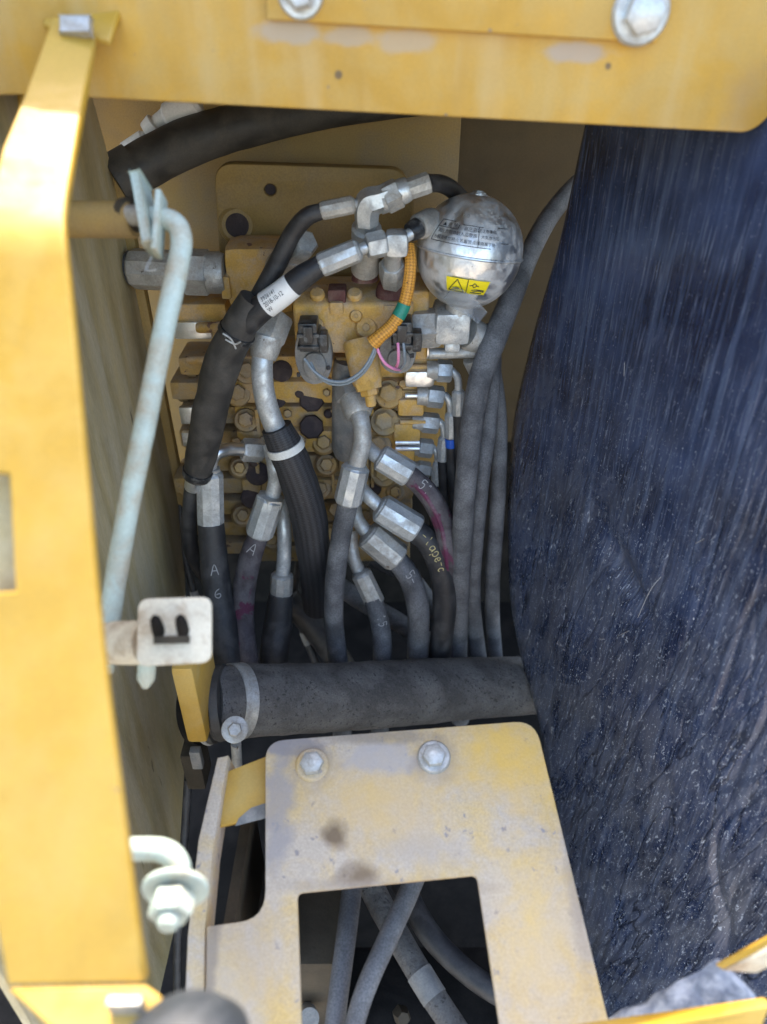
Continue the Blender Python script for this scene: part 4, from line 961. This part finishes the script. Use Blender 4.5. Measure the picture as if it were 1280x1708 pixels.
lathe('bolt_thread', V(394, 1240, .412), V(396, 1275, .415), [(0, .0046), (1, .0046)], m_zincd, su, 16)
fl = thing('suction_flange', 'yellow flange with dark gasket at left end of suction hose', 'flange', V(320, 1240, .45))
pbox('flange_block', 298, 1116, 334, 1240, .402, .06, m_yel, fl, .004)
LP('gasket', (331, 1174, .4472), (341, 1174, .446), [(0, 66), (1, 66)], m_dark, fl, 48)

# ------------------------------------------------------------------ dusty bracket in front
bo = V(660, 1205, .358); sl_ = R(19)
BD = Vector((0, -math.cos(sl_), -math.sin(sl_))); BN = Vector((0, -math.sin(sl_), math.cos(sl_)))
def B(px, py, k=0.):
    r = ray(px, py); return CAM+r*((bo-CAM).dot(BN)/r.dot(BN))+BN*k
bp = thing('mounting_bracket', 'dusty yellow bracket plate with square window and two bolts', 'bracket', B(660, 1500))
slab('top_plate', [B(443, 1236), B(893, 1201), B(1012, 1690), B(1040, 1800), B(342, 1800), B(345, 1545), B(443, 1532)],
     [[B(496, 1489), B(796, 1459), B(846, 1790), B(506, 1790)]], BN, .005, m_plate, bp, .0008, [.014, .016, 0, 0, 0, .002, .022], .004)
for bx, by in ((521, 1276), (724, 1263)):
    bolt(bp, B(bx, by), BN, 20*mpp(B(bx, by)), .0085, m_zincd, m_plate if bx < 600 else m_zincd, .35, wr=1.4)
# oil stains, peeled grey patches and a cleaner yellow corner on the plate's own paint
m_top = m_plate.copy(); m_top.name = 'stained bracket paint'
for o_ in bp.children:
    if o_.name.startswith('top_plate'): o_.data.materials[0] = m_top
lp = lambda a, b: B(a, b)-ORG[bp]
stain(m_top, [(lp(850, 1250), (.045, .04, .04), (.62, .37, .07), .85, .9), (lp(640, 1330), (.05, .03, .03), (.60, .38, .12), .6, .9), (lp(900, 1560), (.03, .05, .05), (.60, .42, .18), .5, .9),
              (lp(465, 1340), (.012, .045, .03), (.26, .235, .23), .75, .4), (lp(490, 1242), (.03, .009, .006), (.22, .2, .2), .75, .3), (lp(640, 1265), (.03, .012, .01), (.34, .31, .3), .7, .3),
              (lp(560, 1392), .0095, (.13, .085, .05), .9, .6), (lp(600, 1462), (.014, .009, .009), (.16, .105, .06), .9, .6), (lp(400, 1620), (.03, .04, .04), (.45, .34, .22), .5, .8),
              (lp(620, 1228), (.05, .006, .005), (.20, .16, .12), .6, .5), (lp(521, 1278), (.017, .017, .012), (.24, .19, .14), .6, .6), (lp(724, 1266), (.017, .017, .012), (.24, .19, .14), .6, .6),
              (lp(640, 1480), (.07, .006, .005), (.25, .19, .14), .55, .6), (lp(960, 1480), (.006, .07, .03), (.24, .19, .15), .5, .6), (lp(350, 1600), (.005, .06, .03), (.2, .16, .13), .7, .5), (lp(700, 1420), (.03, .012, .01), (.36, .29, .22), .5, .8)])
# side flange strip on its left, tab, and inner gusset
o = [B(362, 1262, -.002), B(380, 1258, -.002), B(354, 1420, -.002), B(342, 1540, -.002), B(338, 1800, -.002), B(302, 1800, -.002), B(312, 1560, -.002), B(330, 1400, -.002)]
slab('side_rail', o, [], BN, .030, m_plate, bp, .0012)
o = [B(364, 1282, -.012), B(442, 1252, -.012), B(446, 1352, -.012), B(362, 1372, -.012)]
slab('corner_tab', o, [], BN, .004, m_yel, bp, .0008)
o = [B(446, 1330, -.0115), B(446, 1356, -.0115), B(388, 1371, -.0115), B(394, 1358, -.0115), B(415, 1340, -.0115)]
slab('bare_patch', o, [], BN, .0004, m_grey, bp, .0001)
boxm('inner_gusset', B(372, 1450, -.10), XYZ, (.004, .05, .045), m_grime, bp, .001)
boxm('inner_web', B(425, 1440, -.12), XYZ, (.004, .05, .05), m_dark, bp, .001)

# hoses seen through the window (planes below the bracket)
def W(px, py, k): r = ray(px, py); return CAM+r*((bo-BN*k-CAM).dot(BN)/r.dot(BN))
def whose(label, pts, rpx, m, extra=None):
    P = [W(*p) for p in pts]; t = thing('lower_hose', label, 'hose', P[-1], 'hoses under the bracket window')
    pa = Path(P, [rpx*mpp(p) for p in P], 8); tube('rubber_hose', pa, m, t, 22, .03)
    return t, pa
whose('straight grey hose, leftmost under the bracket window', [(598, 1380, .13), (590, 1460, .12), (578, 1560, .11), (562, 1680, .10), (552, 1780, .10)], 17, m_rubg)
whose('grey hose leaning from upper right to lower left under the window', [(720, 1390, .10), (690, 1470, .095), (650, 1560, .09), (610, 1650, .085), (580, 1750, .085)], 17, m_rubg)
t, h = whose('patchy hose with pale worn end running to the lower right', [(590, 1420, .17), (630, 1500, .165), (680, 1590, .16), (735, 1680, .155), (790, 1760, .155)], 21, m_suct)
tube('worn_tape', h.sub(h.L[-1]*.62, h.L[-1]*.74, .0007, 4), m_grey, t, 22)
whose('dark hose at the right under the bracket window', [(660, 1450, .21), (705, 1540, .20), (755, 1600, .20), (820, 1650, .20), (900, 1690, .20)], 19, m_rub)
bx = thing('lower_pump_housing', 'dark grimy pump housing deep under the bracket window', 'housing', W(620, 1650, .3))
c = W(540, 1560, .20); boxm('housing_body', c, XYZ, (.02, .05, .06), m_grime, bx, .006)
c = W(535, 1540, .185); boxm('housing_flange', c, XYZ, (.024, .006, .012), m_dark, bx, .003)
boxm('sump', W(700, 1700, .27), XYZ, (.09, .05, .03), m_dark, bx, .008)
lathe('drain_plug', W(668, 1690, .20), W(674, 1700, .185), [(0, .007), (.6, .007), (1, .005)], m_grime, bx, 6)
lathe('pale_cap', W(512, 1690, .19), W(516, 1700, .17), [(0, .008), (1, .008)], m_grey, bx, 18)

cb_ = thing('cable_clamp_block', 'small dark clamp block between the left wall and bracket rail', 'clamp', V(318, 1320, .42))
pbox('clamp_body', 306, 1262, 338, 1318, .43, .03, m_grime, cb_, .003)
pbox('clamp_tab', 318, 1256, 336, 1284, .422, .008, m_grey, cb_, .0015)
tube('cable', PP([(314, 1300, .44), (308, 1400, .41), (300, 1500, .37), (296, 1620, .33), (300, 1720, .30)], 7), m_rub, cb_, 12)
for lb_, pts in (('thin black cable looping behind the A 6 hose', [(300, 840, .70), (310, 930, .68), (330, 1010, .66), (350, 1080, .64), (380, 1180, .62)]),
                 ('thin dark cable hanging behind the mesh sleeved hose', [(500, 930, .70), (492, 990, .69), (505, 1050, .67), (530, 1120, .65), (540, 1220, .63)])):
    cbl = thing('loose_cable', lb_, 'cable', V(*pts[-1]), 'loose cables in the dark gap')
    tube('sheath', PP(pts, 6), m_rub, cbl, 12); k_ = PP(pts, 6); tube('tape_wrap', k_.sub(k_.L[-1]*.4, k_.L[-1]*.47, .0006, 4), m_grey, cbl, 12)
# ------------------------------------------------------------------ lower right sill
sill = thing('lower_sill', 'sunlit yellow sheet metal sill along the bottom right edge', 'sill', D(1100, 1720, .37))
def quadbar(name, a, b, c, d, th, m, parent):
    n_ = (b-a).cross(d-a).normalized()
    if n_.dot(CAM-a) < 0: n_ = -n_
    return slab(name, [a, b, c, d], [], n_, th, m, parent, .0008)
quadbar('top_lip', D(860, 1722, .40), D(1276, 1662, .37), D(1284, 1676, .362), D(1090, 1712, .372), .003, m_frame, sill)
quadbar('front_web', D(900, 1742, .385), D(1285, 1678, .3615), D(1240, 1770, .37), D(900, 1800, .385), .003, m_frame, sill)
s2 = thing('upper_sill_edge', 'small yellow sill corner at the right edge above the sill', 'sill', D(1260, 1610, .37))
quadbar('top_lip', D(1194, 1611, .385), D(1310, 1548, .36), D(1312, 1572, .357), D(1206, 1618, .383), .003, m_frame, s2)
quadbar('front_web', D(1206, 1620, .3845), D(1312, 1574, .3575), D(1312, 1612, .365), D(1262, 1624, .38), .003, m_latch, s2)
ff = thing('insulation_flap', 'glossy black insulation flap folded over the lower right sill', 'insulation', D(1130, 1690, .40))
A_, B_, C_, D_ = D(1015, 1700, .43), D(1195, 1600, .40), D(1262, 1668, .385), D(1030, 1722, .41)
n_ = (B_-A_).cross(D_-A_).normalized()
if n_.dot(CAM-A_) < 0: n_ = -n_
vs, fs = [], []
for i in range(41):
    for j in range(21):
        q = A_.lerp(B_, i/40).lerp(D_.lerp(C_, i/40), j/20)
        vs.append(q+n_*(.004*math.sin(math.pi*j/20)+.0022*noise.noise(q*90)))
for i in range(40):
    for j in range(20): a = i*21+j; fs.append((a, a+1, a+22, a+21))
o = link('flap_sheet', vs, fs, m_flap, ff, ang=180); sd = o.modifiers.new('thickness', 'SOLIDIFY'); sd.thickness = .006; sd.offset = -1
